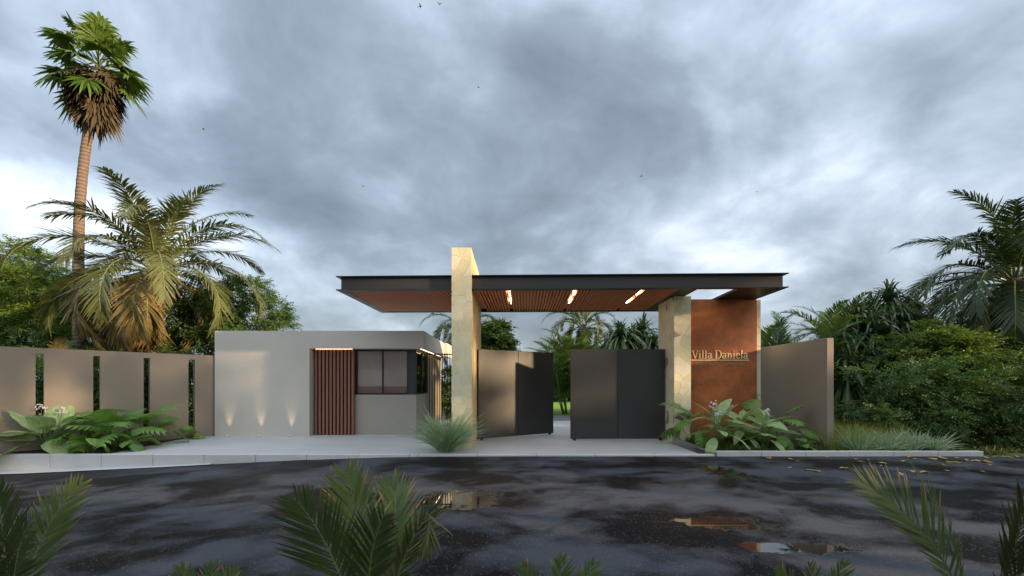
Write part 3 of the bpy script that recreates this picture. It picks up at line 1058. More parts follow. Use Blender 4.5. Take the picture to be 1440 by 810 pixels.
# ------------------------------------------------------------------ gate leaves
def gate(label, hx, hy, tx, ty):
    a, t = Vector((hx, hy, 0)), Vector((tx, ty, 0))
    d = t - a
    Ln = d.length
    g = empty('gate_leaf', a, label, 'gate', None, math.atan2(d.y, d.x))
    def bx(name, x0, x1, y0, y1, za, zb, mat, bev=0.0):
        m = MB()
        m.box(x0, x1, y0, y1, za, zb, 0, bev)
        return mesh_obj(name, m.v, m.f, mat, g, world=False)
    z0, z1 = 0.05, 2.67
    bx('frame', 0.02, Ln - 0.02, -0.03, 0.03, z0 + 0.02, z1 - 0.02, M['blackmetal'])
    bx('panel', 0.0, Ln * 0.5 - 0.008, -0.045, 0.045, z0, z1, M['gate'], 0.004)
    bx('panel', Ln * 0.5 + 0.008, Ln, -0.045, 0.045, z0, z1, M['gate'], 0.004)
    for s in (0.12, Ln - 0.12):
        bx('wheel', s - 0.05, s + 0.05, -0.02, 0.02, 0.0, 0.06, M['blackmetal'], 0.01)
gate('dark grey metal gate leaf swung open, hinged on the taller stone pier', -1.0, 12.9, 1.33, 14.45)
gate('closed dark grey metal gate leaf joined to the shorter stone pillar', 4.47, 12.92, 1.71, 12.9)

# ------------------------------------------------------------------ railing between guardhouse and pier
rl = empty('railing', (-2.2, 16.5, 0), 'black railing of thin vertical bars between guardhouse and stone pier', 'railing')
for z in (0.08, 2.74):
    boxobj('rail', -3.12, -1.24, 16.50, 16.54, z, z + 0.04, M['blackmetal'], rl)
boxobj('rail', -1.28, -1.24, 14.82, 16.495, 2.74, 2.78, M['blackmetal'], rl)
boxobj('rail', -1.28, -1.24, 14.82, 16.495, 0.08, 0.12, M['blackmetal'], rl)
x = -3.08
while x < -1.25:
    boxobj('bar', x - 0.011, x + 0.011, 16.46, 16.498, 0.0, 2.80, M['blackmetal'], rl)
    x += 0.095
y = 14.9
while y < 16.4:
    boxobj('bar', -1.239, -1.21, y - 0.011, y + 0.011, 0.0, 2.80, M['blackmetal'], rl)
    y += 0.095

# ------------------------------------------------------------------ foliage generators
def unit(a):
    return a / np.maximum(np.linalg.norm(a, axis=-1, keepdims=True), 1e-9)

def strips(B, Dv, S, Ln, Wd, G, ts=(0.0, 0.3, 0.68, 1.0), ws=(0.45, 1.0, 0.72)):
    """n tapering strips; B base, Dv direction, S side, G droop vector (scaled by t^2)"""
    n = len(B)
    rows, tv = [], []
    Ln = np.asarray(Ln).reshape(-1, 1)
    Wd = np.asarray(Wd).reshape(-1, 1)
    for t, w in zip(ts[:-1], ws):
        c = B + Dv * Ln * t + G * Ln * t * t
        rows += [c - S * Wd * w * 0.5, c + S * Wd * w * 0.5]
        tv += [t, t]
    rows.append(B + Dv * Ln + G * Ln)
    tv.append(1.0)
    k = len(rows)
    V = np.stack(rows, 1).reshape(-1, 3)
    base = np.arange(n) * k
    Fs = []
    nr = len(ts) - 1
    for r in range(nr - 1):
        Fs.append(np.stack([base + 2 * r, base + 2 * r + 1, base + 2 * r + 3, base + 2 * r + 2], 1))
    tri = np.stack([base + 2 * nr - 2, base + 2 * nr - 1, base + 2 * nr], 1)
    faces = [f for q in Fs for f in q.tolist()] + tri.tolist()
    return V, faces, np.tile(tv, n)

def frond_geo(pts, hint, n, leaf_len, width, ang0=62, ang1=28, vee=18, droop=0.25, rad=0.02, start=0.14, jit=0.12, rng=RNG, tipf=0.35, anoise=5.0):
    pts = np.array([list(p) for p in pts], float)
    m = len(pts)
    seg = np.linalg.norm(np.diff(pts, axis=0), axis=1)
    cum = np.concatenate([[0], np.cumsum(seg)])
    u = cum / cum[-1]
    T = unit(np.gradient(pts, u, axis=0))
    tt = np.linspace(start, 0.995, n)
    def samp(A, t):
        return np.stack([np.interp(t, u, A[:, i]) for i in range(3)], 1)
    Bs, Ds, Ss, Ls, Ws, Gs = [], [], [], [], [], []
    for sgn in (-1, 1):
        t = np.clip(tt + rng.uniform(-0.4, 0.4, n) * (1 - start) / n, start, 0.998)
        b = samp(pts, t)
        tg = unit(samp(T, t))
        h = np.tile(np.array(hint, float), (n, 1))
        s = unit(np.cross(tg, h))
        nn = np.cross(s, tg)
        a = np.radians(ang0 + (ang1 - ang0) * t + rng.normal(0, anoise, n))
        v = np.radians(vee + rng.normal(0, 6, n))
        d = tg * np.cos(a)[:, None] + (s * sgn) * (np.sin(a) * np.cos(v))[:, None] + nn * (np.sin(a) * np.sin(v))[:, None]
        prof = np.interp(t, [start, start + 0.15, 0.5, 0.8, 1.0], [0.45, 0.85, 1.0, 0.75, tipf])
        L = leaf_len * prof * (1 + rng.normal(0, jit, n))
        Bs.append(b); Ds.append(unit(d)); Ss.append(unit(np.cross(d, nn)))
        Ls.append(L); Ws.append(width * (0.6 + 0.4 * prof))
        g = np.zeros((n, 3)); g[:, 2] = -droop * (1 + rng.normal(0, 0.3, n))
        Gs.append(g)
    V, Fs, tv = strips(np.concatenate(Bs), np.concatenate(Ds), np.concatenate(Ss), np.concatenate(Ls), np.concatenate(Ws), np.concatenate(Gs))
    # rachis
    mb = MB()
    mb.tube([Vector(p) for p in pts], [rad * (1 - 0.85 * q) for q in u], 5)
    off = len(V)
    V = np.concatenate([V, np.array([tuple(p) for p in mb.v])])
    Fs = Fs + [tuple(i + off for i in f) for f in mb.f]
    mi = [0] * (len(Fs) - len(mb.f)) + [1] * len(mb.f)
    tv = np.concatenate([tv, np.zeros(len(mb.v))])
    return V, Fs, mi, tv

def arc_pts(o, az, e0, bend, L, n=14, power=1.3, twist=0.0):
    p = np.array(o, float)
    out = [p.copy()]
    for i in range(n):
        s = (i + 0.5) / n
        e = e0 - bend * s ** power
        a = az + twist * s
        p = p + np.array([math.cos(e) * math.cos(a), math.cos(e) * math.sin(a), math.sin(e)]) * (L / n)
        out.append(p.copy())
    return out

def feather_palm(name, label, cat, base, crown_z, L, nf, mats, r0=0.22, lean=(0, 0), elev=(80, -45), bend=75, n_leaf=46, leaf=0.55, width=0.045, seed=0, trunk='palmtrunk', group=None, droop=0.3, vee=20, extra=None, az_off=0.0, rings=True):
    rg = np.random.default_rng(seed)
    e = empty(name, base, label, cat, group)
    b = Vector(base)
    top = Vector((base[0] + lean[0], base[1] + lean[1], crown_z))
    if rings:
        pts, rad = [], []
        nr = max(6, int((crown_z - base[2]) / 0.16))
        for i in range(nr + 1):
            s = i / nr
            p = b.lerp(top, s)
            p.x += math.sin(s * 3.1) * lean[0] * 0.15
            pts.append(p)
            rad.append((r0 * (1.25 - 0.35 * s) if s > 0.08 else r0 * (1.5 - 3 * s)) * (1 + 0.06 * (-1) ** i))
        rad[-1] *= 0.6
        mb = MB()
        mb.tube(pts, rad, 12)
        mb.build('trunk', M[trunk], e, True)
    for i in range(nf):
        s = i / max(1, nf - 1)
        el = R(elev[0] + (elev[1] - elev[0]) * s ** 0.85 + rg.normal(0, 5))
        az = az_off + i * 2.39996 + rg.normal(0, 0.15)
        ll = L * (0.85 + 0.2 * math.sin(math.pi * min(1, s * 1.1 + 0.15))) * (1 + rg.normal(0, 0.06))
        o = top + Vector((math.cos(az), math.sin(az), 0)) * r0 * 0.7 + Vector((0, 0, -0.35 * s * r0 * 4))
        pts = arc_pts(o, az, el, R(bend) * (1 + rg.normal(0, 0.12)) * (0.72 + 0.5 * min(1, s * 1.6)), ll, 12, 1.4, rg.normal(0, 0.15))
        hint = (0, 0, 1) if abs(math.sin(el)) < 0.98 else (-math.cos(az), -math.sin(az), 0.3)
        V, Fs, mi, tv = frond_geo(pts, hint, n_leaf, leaf, width, 60, 30, vee, droop, r0 * 0.13, 0.12, 0.1, rg)
        mt = mats[min(len(mats) - 1, int(s * len(mats) + rg.uniform(-0.3, 0.3)))] if len(mats) > 1 else mats[0]
        mesh_obj('frond', V, Fs, [M[mt], M['stem'] if mt != 'palmbrown' else M['palmbrown']], e, None, False, mi, tv)
    return e

def fan_leaf(o, az, el, pet, rad, rg, nseg=22, droop=0.3, spread=230):
    """a palmate leaf at the end of a petiole"""
    d = np.array([math.cos(el) * math.cos(az), math.cos(el) * math.sin(az), math.sin(el)])
    c = np.array(o) + d * pet + np.array([0, 0, -0.06 * pet])
    s = unit(np.cross(d, np.array([0, 0, 1.0]))[None])[0]
    n = np.cross(s, d)
    a = np.radians(np.linspace(-spread / 2, spread / 2, nseg)) + rg.normal(0, 0.03, nseg)
    tilt = rg.uniform(-0.4, 0.1)
    d2 = d * math.cos(tilt) + n * math.sin(tilt)
    n2 = np.cross(s, d2)
    D = d2[None] * np.cos(a)[:, None] + s[None] * np.sin(a)[:, None] + n2[None] * (0.12 * np.abs(np.sin(a)))[:, None]
    D = unit(D)
    S = unit(np.cross(D, n2[None])) + n2[None] * (0.35 * (-1.0) ** np.arange(nseg))[:, None]
    L = rad * (0.72 + 0.28 * np.cos(a / 1.4)) * (1 + rg.normal(0, 0.05, nseg))
    G = np.zeros((nseg, 3)); G[:, 2] = -droop * (1 + rg.normal(0, 0.25, nseg))
    V, Fs, tv = strips(np.tile(c, (nseg, 1)), D, unit(S), L, np.full(nseg, rad * 0.17), G, (0, 0.4, 0.7, 1.0), (0.12, 1.0, 0.6))
    mb = MB()
    mb.tube([Vector(o), Vector(c)], [0.025, 0.014], 5)
    off = len(V)
    V = np.concatenate([V, np.array([tuple(p) for p in mb.v])])
    nF = len(Fs)
    Fs = Fs + [tuple(i + off for i in f) for f in mb.f]
    return V, Fs, [0] * nF + [1] * len(mb.f), np.concatenate([tv, np.zeros(len(mb.v))])

def fan_palm():
    rg = np.random.default_rng(21)
    Y = 17.5
    base = P(106, 500, Y); base.z = -0.05
    top = P(131, 150, Y)
    e = empty('fan_palm', base, 'very tall slender fan palm with a brown skirt of dead leaves', 'palm tree')
    pts, rad = [], []
    for i in range(61):
        s = i / 60
        p = base.lerp(top, s)
        p.x += -0.25 * math.sin(s * math.pi) + 0.12 * math.sin(s * 6)
        pts.append(p)
        rad.append((0.21 - 0.06 * s + 0.10 * max(0, 0.06 - s) / 0.06) * (1 + 0.03 * (-1) ** i))
    mb = MB()
    mb.tube(pts, rad, 12)
    mb.build('trunk', M['fantrunk'], e, True)
    ctr = P(138, 92, Y)
    for i in range(32):
        s = i / 31
        el = R(88 - 118 * s ** 0.9 + rg.normal(0, 6))
        az = i * 2.39996 + rg.normal(0, 0.2)
        o = Vector((ctr.x, ctr.y, ctr.z - 0.9 * s + 0.4))
        V, Fs, mi, tv = fan_leaf(o, az, el, rg.uniform(0.8, 1.25), rg.uniform(0.7, 0.95), rg, 24, rg.uniform(0.3, 0.6))
        mesh_obj('frond', V, Fs, [M['fan'], M['stem']], e, None, False, mi, tv)
    for i in range(44):
        s = i / 43
        az = i * 2.39996 + rg.normal(0, 0.2)
        k = top.lerp(ctr, 0.15 + 0.75 * s)
        el = R(-78 + 42 * s + rg.normal(0, 6))
        V, Fs, mi, tv = fan_leaf((k.x + 0.12 * math.cos(az), k.y + 0.12 * math.sin(az), k.z + 0.25), az, el, rg.uniform(0.3, 0.7), rg.uniform(0.7, 1.0), rg, 16, rg.uniform(0.2, 0.5), 150)
        mesh_obj('dead_frond', V, Fs, [M['fandry'], M['fandry']], e, None, False, mi, tv)
fan_palm()

feather_palm('feather_palm', 'broad feather palm with arching golden-green fronds beside the very tall fan palm', 'palm tree',
             (W(217, 16.5), 16.5, -0.05), 6.0, 4.2, 46, ['palm', 'palm', 'palm', 'palm', 'palmgold', 'palmgold', 'palmbrown'], 0.24, (0.05, 0),
             (84, -36), 104, 66, 0.88, 0.062, 4, droop=0.30, vee=14)
feather_palm('feather_palm', 'dark green feather palm with arching fronds above the dense bushes', 'palm tree',
             (W(1424, 15), 15.0, -0.05), 5.35, 3.5, 40, ['palmdark'], 0.30, (0.05, 0),
             (86, -30), 105, 70, 0.80, 0.055, 9, droop=0.34, az_off=0.6)
feather_palm('feather_palm', 'small palm with curling fronds behind the taller stone pier', 'palm tree',
             (W(652, 23), 23.0, -0.05), 4.55, 2.6, 22, ['palmdark', 'palm'], 0.16, (0, 0), (75, -10), 125, 44, 0.46, 0.055, 15, droop=0.3)
feather_palm('feather_palm', 'curling bottle palm rising behind the closed gate leaf', 'palm tree',
             (W(820, 26), 26.0, -0.05), 5.15, 2.7, 20, ['palm', 'palmdark'], 0.20, (0, 0), (80, 0), 140, 46, 0.50, 0.06, 17, droop=0.2, vee=35)

def clump_palm(label, base, H, nst, nf, spread, mats, seed, leaf=0.42, width=0.03, group=None, name='areca_palm', n_leaf=38, L=1.9, bend=70):
    """several thin canes, each with a few feathery fronds"""
    rg = np.random.default_rng(seed)
    e = empty(name, base, label, 'palm', group)
    b = Vector(base)
    for c in range(nst):
        a = rg.uniform(0, 6.28)
        r = spread * 0.3 * math.sqrt(rg.uniform(0, 1))
        f = b + Vector((math.cos(a) * r, math.sin(a) * r, 0))
        h = max(0.25, (H - L * 0.75) * (0.12 + 0.88 * ((c + 0.7) / nst)))
        t = f + Vector((math.cos(a) * r * 0.8, math.sin(a) * r * 0.8, h))
        mb = MB()
        mb.tube([f, f.lerp(t, 0.5), t], [0.035, 0.03, 0.025], 6)
        mb.build('stem', M['stem'], e, True)
        for i in range(nf):
            az = a + i * 2.39996 + rg.normal(0, 0.3)
            el = R(82 - 50 * i / nf + rg.normal(0, 6))
            pts = arc_pts(t, az, el, R(bend) * rg.uniform(0.75, 1.2), L * rg.uniform(0.8, 1.1), 10, 1.4)
            V, Fs, mi, tv = frond_geo(pts, (-math.cos(az) * 0.6, -math.sin(az) * 0.6, 0.8), n_leaf, leaf, width, 55, 28, 22, 0.22, 0.014, 0.12, 0.1, rg)
            mesh_obj('frond', V, Fs, [M[mats[i % len(mats)]], M['stem']], e, None, False, mi, tv)
    return e

clump_palm('bright feathery areca palm clump seen through the gate opening', (W(803, 24.5), 24.5, -0.02), 5.0, 14, 8, 2.6, ['areca'], 31, 0.6, 0.05, L=2.5)
clump_palm('dark leafy areca palm behind the closed gate leaf', (W(850, 27), 27.0, -0.02), 5.0, 10, 8, 2.6, ['areca'], 32, 0.6, 0.05, L=2.4)
clump_palm('feathery areca palm rising above the plain brown wall', (W(1128, 17), 17.0, -0.05), 5.1, 12, 7, 3.4, ['areca'], 33, 0.55, 0.045, L=2.3)
clump_palm('slim areca palm just behind the rust-coloured sign wall', (W(1085, 16.2), 16.2, -0.05), 4.3, 3, 5, 1.0, ['palmdark'], 34, 0.42, 0.03, L=1.9)
clump_palm('low yellow-green palm beside the tall fan palm trunk', (W(92, 15.2), 15.2, -0.05), 3.5, 4, 5, 1.5, ['areca', 'palmgold'], 35, 0.45, 0.035, L=1.9)
clump_palm('small green palm between the fan palm and the feather palm', (W(150, 15.4), 15.4, -0.05), 3.4, 3, 5, 1.1, ['areca'], 36, 0.42, 0.032, L=1.7)
clump_palm('low palm at the foot of the broad feather palm', (W(196, 15.3), 15.3, -0.05), 3.0, 3, 5, 1.1, ['areca'], 37, 0.42, 0.032, L=1.6)
clump_palm('palm whose tips just clear the guardhouse roof', (W(515, 23), 23.0, -0.05), 4.3, 4, 6, 2.6, ['areca'], 38, 0.45, 0.035, L=2.2, bend=45)
clump_palm('drooping areca palm at the foot of the dark feather palm', (W(1390, 14.0), 14.0, -0.05), 3.9, 4, 5, 1.6, ['areca', 'palm'], 39, 0.5, 0.035, L=2.2, bend=95)

def rosette_plant(label, base, heads, seed, nl=70, L=1.0, mat='pandan', group=None):
    """strap-leaved screw-pine-like tree: branching stems, a rosette on each"""
    rg = np.random.default_rng(seed)
    e = empty('screw_pine', base, label, 'palm', group)
    b = Vector(base)
    h0 = min(h[2] for h in heads) * 0.5
    fork = b + Vector((0, 0, h0))
    mb = MB()
    mb.tube([b, fork], [0.16, 0.12], 8)
    for h in heads:
        hv = Vector(h)
        mid = fork.lerp(hv, 0.5) + Vector((0, 0, -0.15))
        mb.tube([fork, mid, hv], [0.10, 0.08, 0.06], 7)
    mb.build('trunk', M['bark'], e, True)
    for h in heads:
        ii = np.arange(nl)
        az = ii * 2.39996 + rg.normal(0, 0.1, nl)
        el = np.radians(86 - 140 * (ii / nl) ** 0.85 + rg.normal(0, 6, nl))
        D = np.stack([np.cos(el) * np.cos(az), np.cos(el) * np.sin(az), np.sin(el)], 1)
        S = unit(np.cross(D, np.array([0, 0, 1.0]) + rg.normal(0, 0.1, (nl, 3))))
        B = np.tile(np.array(h), (nl, 1)) + D * 0.05
        B[:, 2] -= 0.35 * ii / nl
        Ls = L * rg.uniform(0.8, 1.15, nl)
        G = np.zeros((nl, 3)); G[:, 2] = -rg.uniform(0.45, 1.05, nl)
        V, Fs, tv = strips(B, D, S, Ls, np.full(nl, 0.10), G, (0, 0.2, 0.45, 0.7, 0.88, 1.0), (0.8, 1.0, 0.9, 0.7, 0.4))
        mesh_obj('leaf_rosette', V, Fs, [M[mat]], e, None, False, None, tv)
Y = 20.0
rosette_plant('strap-leaved screw pine with drooping rosettes behind the closed gate leaf', (W(893, Y), Y, -0.02),
              [P(890, 478, Y), P(865, 490, Y + 0.6), P(918, 488, Y - 0.3), P(905, 505, Y - 1.0), P(872, 470, Y - 0.5), P(903, 466, Y + 0.4)], 41, 170, 1.55)
Y = 17.5
rosette_plant('strap-leaved screw pine with several rosettes rising above the green bushes', (W(1240, Y), Y, -0.05),
              [P(1250, 420, Y), P(1205, 445, Y - 0.5), P(1287, 440, Y + 0.4), P(1185, 478, Y - 1.2), P(1228, 470, Y - 1.5), P(1192, 520, Y - 2.4), P(1225, 440, Y + 0.3), P(1268, 455, Y - 0.8)], 42, 170, 1.7)

# broad-leaved trees and bushes
def sprays(O, D, Nn, length, m, leaf, rg):
    n = len(O)
    S = unit(np.cross(D, Nn))
    k = np.arange(m)
    O2 = np.repeat(O, m, 0)
    D2 = np.repeat(D, m, 0)
    S2 = np.repeat(S, m, 0)
    N2 = np.repeat(np.cross(S, D), m, 0)
    kk = np.tile(k, n)
    ln = np.repeat(length, m)
    side = np.where(kk % 2 == 0, 1.0, -1.0)
    B = O2 + D2 * (ln * kk / m)[:, None]
    B[:, 2] -= 0.25 * ln * (kk / m) ** 2
    q = n * m
    d = unit(D2 * 0.55 + S2 * (side * 0.85)[:, None] + rg.normal(0, 0.22, (q, 3)) + np.array([0, 0, -0.15]))
    nn = unit(N2 + rg.normal(0, 0.35, (q, 3)))
    s = unit(np.cross(d, nn))
    l = leaf * rg.uniform(0.7, 1.25, q)[:, None]
    w = l * 0.46
    V = np.stack([B, B + d * l * 0.45 + s * w * 0.5 + nn * w * 0.15, B + d * l - np.array([0, 0, 0.15]) * l, B + d * l * 0.45 - s * w * 0.5 + nn * w * 0.15], 1).reshape(-1, 3)
    b = np.arange(q) * 4
    Fs = np.concatenate([np.stack([b, b + 1, b + 2], 1), np.stack([b, b + 2, b + 3], 1)])
    return V, Fs.tolist()

def broad_tree(name, label, cat, base, clumps, mat, seed, dens=70, leaf=0.10, spray=0.35, m=9, group=None, trunk_r=0.12, parts=None):
    rg = np.random.default_rng(seed)
    e = empty(name, base, label, cat, group)
    b = Vector(base)
    zmin = min(c[2] - c[5] for c in clumps)
    fork = b + Vector((0, 0, max(0.3, (zmin - base[2]) * 0.8)))
    mb = MB()
    mb.tube([b, b.lerp(fork, 0.5) + Vector((0.03, 0, 0)), fork], [trunk_r * 1.3, trunk_r, trunk_r * 0.85], 8)
    for c in clumps:
        cv = Vector(c[:3])
        mid = fork.lerp(cv, 0.55) + Vector((rg.uniform(-.15, .15), rg.uniform(-.15, .15), -0.1))
        mb.tube([fork, mid, cv], [trunk_r * 0.6, trunk_r * 0.4, trunk_r * 0.15], 6)
        for q in range(3):
            u = rg.normal(0, 1, 3); u /= np.linalg.norm(u)
            ev = cv + Vector(u * np.array(c[3:6]) * 0.8)
            mb.tube([cv.lerp(mid, 0.3), ev], [trunk_r * 0.2, trunk_r * 0.06], 5)
    mb.build('trunk', M['bark'], e, True)
    Os, Ds, Ns = [], [], []
    for (cx, cy, cz, rx, ry, rz) in clumps:
        area = 4 * math.pi * ((rx * ry) ** 1.6 / 3 + (rx * rz) ** 1.6 / 3 + (ry * rz) ** 1.6 / 3) ** (1 / 1.6)
        # uneven clump: sub-clumps on its surface
        ns = max(5, int(area * 1.3))
        su = unit(rg.normal(0, 1, (ns, 3)))
        sc = np.array([cx, cy, cz]) + su * np.array([rx, ry, rz]) * rg.uniform(0.55, 0.95, (ns, 1))
        per = max(6, int(area * dens / ns))
        for c0, u0 in zip(sc, su):
            rr = 0.42 * min(rx, rz, 1.3) * rg.uniform(0.7, 1.35)
            u = unit(rg.normal(0, 1, (per, 3)) + u0 * 0.5)
            Os.append(c0 + u * np.array([rr * 1.25, rr * 1.25, rr * 0.6]) * rg.uniform(0.5, 1.0, (per, 1)))
            Ds.append(unit(u * np.array([1, 1, 0.35]) + rg.normal(0, 0.25, (per, 3)) + u0 * 0.4))
            Ns.append(unit(np.array([0, 0, 1.0]) + u0 * 0.5 + rg.normal(0, 0.25, (per, 3))))
    O, D, Nn = np.concatenate(Os), np.concatenate(Ds), np.concatenate(Ns)
    V, Fs = sprays(O, D, Nn, spray * rg.uniform(0.6, 1.2, len(O)), m, leaf, rg)
    mesh_obj('crown', V, Fs, [M[mat]], e)
    return e

def clp(px, py, Y, rpx, rz=None, ry=None):
    p = P(px, py, Y)
    r = rpx / F * Y
    return (p.x, p.y, p.z, r, (ry or r), (rz / F * Y if rz else r))

# left, behind the slotted wall
broad_tree('broadleaf_tree', 'dense green tree above the slotted wall, standing before a bare grey sky', 'tree', (W(25, 19), 19, -0.05),
           [clp(35, 375, 19, 42, 34), clp(-10, 385, 19.5, 45, 38), clp(62, 415, 18.6, 46, 34), clp(15, 435, 18.4, 60, 36), clp(-50, 440, 19, 60, 50), clp(75, 455, 18.4, 42, 30), clp(30, 480, 18.2, 60, 30)],
           'broad1', 51, 62, 0.11, 0.42, 9)
broad_tree('shrub', 'bushy green shrub behind the fan palm trunk', 'shrub', (W(150, 18.3), 18.3, -0.05),
           [clp(140, 448, 18.3, 34, 24), clp(172, 462, 18.0, 30, 24), clp(120, 475, 18.0, 40, 28), clp(160, 490, 17.6, 45, 28)], 'broad1', 52, 60, 0.10, 0.38)
broad_tree('broadleaf_tree', 'loose-crowned green tree beside the guardhouse roof', 'tree', (W(325, 17.6), 17.6, -0.05),
           [clp(345, 412, 17.6, 34, 22), clp(300, 440, 17.4, 44, 30), clp(368, 438, 17.8, 32, 26), clp(260, 462, 17.2, 40, 28), clp(330, 470, 17.3, 52, 26), clp(395, 455, 17.9, 20, 12), clp(285, 492, 17.0, 50, 26)],
           'broad2', 53, 55, 0.10, 0.40)
for i, (px, Y, h, lab) in enumerate(((20, 13.4, 2.3, 'dark shrub filling the slot farthest from the guardhouse'), (95, 14.2, 2.3, 'dark shrub behind the slotted wall below the tall fan palm'),
                                     (170, 15.2, 2.4, 'dark shrub behind the slotted wall below the feather palm'), (245, 16.2, 2.6, 'dark shrub behind the slot nearest the guardhouse'))):
    x = W(px, Y)
    broad_tree('shrub', lab, 'shrub', (x, Y, -0.05), [(x, Y, h * 0.55, 1.0, 0.8, h * 0.5), (x - 0.7, Y + 0.1, h * 0.4, 0.8, 0.7, h * 0.4), (x + 0.7, Y + 0.3, h * 0.45, 0.8, 0.7, h * 0.42)], 'broad2', 60 + i, 45, 0.12, 0.4, 8)

# seen through the gateway
x, Y = -2.3, 20.6
broad_tree('shrub', 'leafy green shrub seen through the black railing', 'shrub', (x, Y, -0.02), [(x, Y, 1.5, 0.8, 0.7, 1.3), (x - 0.8, Y + 0.3, 1.2, 0.8, 0.7, 1.1), (x + 0.8, Y + 0.2, 1.1, 0.8, 0.7, 1.0)], 'broad1', 58, 60, 0.14, 0.4, 9)
broad_tree('broadleaf_tree', 'round glossy dark green tree above the open gate leaf', 'tree', (W(700, 22), 22, -0.05),
           [clp(695, 478, 22, 26, 24), clp(708, 500, 22, 22, 22), clp(680, 505, 22.2, 30, 26)], 'broad3', 54, 120, 0.17, 0.4, 9)
for i, (px, Y, lab) in enumerate(((745, 42, 'dark bush at the far edge of the bright lawn'), (800, 44, 'taller dark bush beyond the bright lawn'), (880, 40, 'wide dark bush behind the screw pine and closed gate leaf'))):
    x = W(px, Y)
    broad_tree('bush', lab, 'shrub', (x, Y, -0.02), [(x, Y, 2.4, 2.2, 1.5, 2.0), (x + 1.6, Y, 1.6, 1.6, 1.4, 1.4), (x - 1.6, Y, 1.8, 1.6, 1.4, 1.6)], 'broad2', 70 + i, 26, 0.22, 0.6, 8)

# right-hand thicket
TH = [
    ('fern-leaved green bush nearest the end of the right kerb', (1395, 12.2), [clp(1400, 560, 12.2, 60, 48), clp(1440, 545, 12.6, 60, 50), clp(1380, 600, 11.8, 48, 34), clp(1445, 605, 11.6, 55, 36)], 'broad2', 0.085),
    ('tall light green bush below the dark feather palm', (1325, 14.2), [clp(1318, 470, 14.4, 38, 24), clp(1300, 500, 14.2, 50, 34), clp(1345, 510, 14.0, 48, 36), clp(1330, 545, 13.6, 55, 36)], 'broad1', 0.095),
    ('broad dark bush behind the pale strap grass', (1265, 12.8), [clp(1255, 540, 13.0, 55, 40), clp(1300, 565, 12.6, 55, 40), clp(1235, 580, 12.4, 45, 32), clp(1290, 600, 12.2, 55, 26)], 'broad2', 0.085),
    ('low dark bush between the plain brown wall and the screw pine', (1205, 15.0), [clp(1200, 545, 15.0, 40, 40), clp(1215, 500, 15.2, 40, 30), clp(1190, 590, 14.6, 34, 24)], 'broad3', 0.09),
    ('deep green bush under the drooping areca palm', (1410, 14.4), [clp(1395, 490, 14.6, 46, 28), clp(1440, 500, 14.2, 50, 36), clp(1375, 525, 14.0, 45, 32)], 'broad2', 0.09),
    ('dense hedge-like bush far behind the screw pine', (1290, 19.5), [clp(1260, 500, 19.5, 60, 50), clp(1330, 500, 19.5, 60, 55), clp(1190, 510, 20, 50, 50), clp(1400, 500, 20, 60, 55)], 'broad3', 0.14),
]
for i, (lab, (px, Y), cl, mt, lf) in enumerate(TH):
    broad_tree('bush', lab, 'shrub', (W(px, Y), Y, -0.05), cl, mt, 80 + i, 80 if Y < 16 else 40, lf, 0.36, 10)

# street trees along the near verge, out of frame to the right: they dapple the low sun
for i, (x, y) in enumerate(((11.5, 0.6), (15.5, 1.2), (19.5, 0.4), (23.5, 1.4), (27.5, 0.3), (32.0, 1.2))):
    lab = 'tall street tree on the near verge of the road'
    rg = random.Random(90 + i)
    cl = []
    for k in range(10):
        cl.append((x + rg.uniform(-1.6, 1.6), y + rg.uniform(-1.3, 0.9), (rg.uniform(4.2, 5.6) if k < 3 else rg.uniform(5.6, 7.6) if k < 7 else rg.uniform(7.6, 11.0)), rg.uniform(0.5, 0.95), 0.9, rg.uniform(0.3, 0.6)))
    broad_tree('broadleaf_tree', lab, 'tree', (x, y, -0.02), cl, 'broad1', 95 + i, 40, 0.18, 0.5, 8, 'street trees on the near verge', 0.16)

for i, (x, y) in enumerate(((7.2, 0.6), (4.9, -0.2), (2.9, -0.75), (0.6, -3.1), (-1.8, -4.2))):  # unseen bushes, added to keep the low sun off the young palms
    broad_tree('bush', 'rounded bush added on the unseen near verge to block low sun', 'shrub', (x, y, -0.02),
               [(x, y, 1.5, 1.1, 0.9, 1.3), (x + 0.7, y - 0.3, 1.2, 0.9, 0.8, 1.0), (x - 0.7, y - 0.4, 2.1, 0.9, 0.8, 1.0)], 'broad2', 140 + i, 40, 0.14, 0.4, 8, 'added bushes blocking low sun')

# ------------------------------------------------------------------ grasses
def grass_clump(name, label, base, nb, L, spread, mat, seed, width=0.012, group=None, cat='grass', elev=(35, 88), droop=(0.15, 0.6)):
    rg = np.random.default_rng(seed)
    az = rg.uniform(0, 6.283, nb)
    el = np.radians(rg.triangular(elev[0], (elev[0] + elev[1]) * 0.58, elev[1], nb))
    D = np.stack([np.cos(el) * np.cos(az), np.cos(el) * np.sin(az), np.sin(el)], 1)
    S = unit(np.cross(D, rg.normal(0, 1, (nb, 3))))
    rr = spread * np.sqrt(rg.uniform(0, 1, nb))
    B = np.stack([rr * np.cos(az + 0.4), rr * np.sin(az + 0.4), np.zeros(nb)], 1) + np.array(base)
    Ls = L * rg.uniform(0.55, 1.1, nb)
    G = np.zeros((nb, 3)); G[:, 2] = -rg.uniform(droop[0], droop[1], nb)
    G += D * np.array([0.25, 0.25, 0])
    V, Fs, tv = strips(B, D, S, Ls, width * rg.uniform(0.6, 1.3, nb), G, (0, 0.2, 0.4, 0.6, 0.8, 1.0), (0.9, 1.0, 0.9, 0.75, 0.45))
    o = mesh_obj(name, V, Fs, [M[mat]], None, tuple(base), False, None, tv)
    return tag(o, label, cat, group)
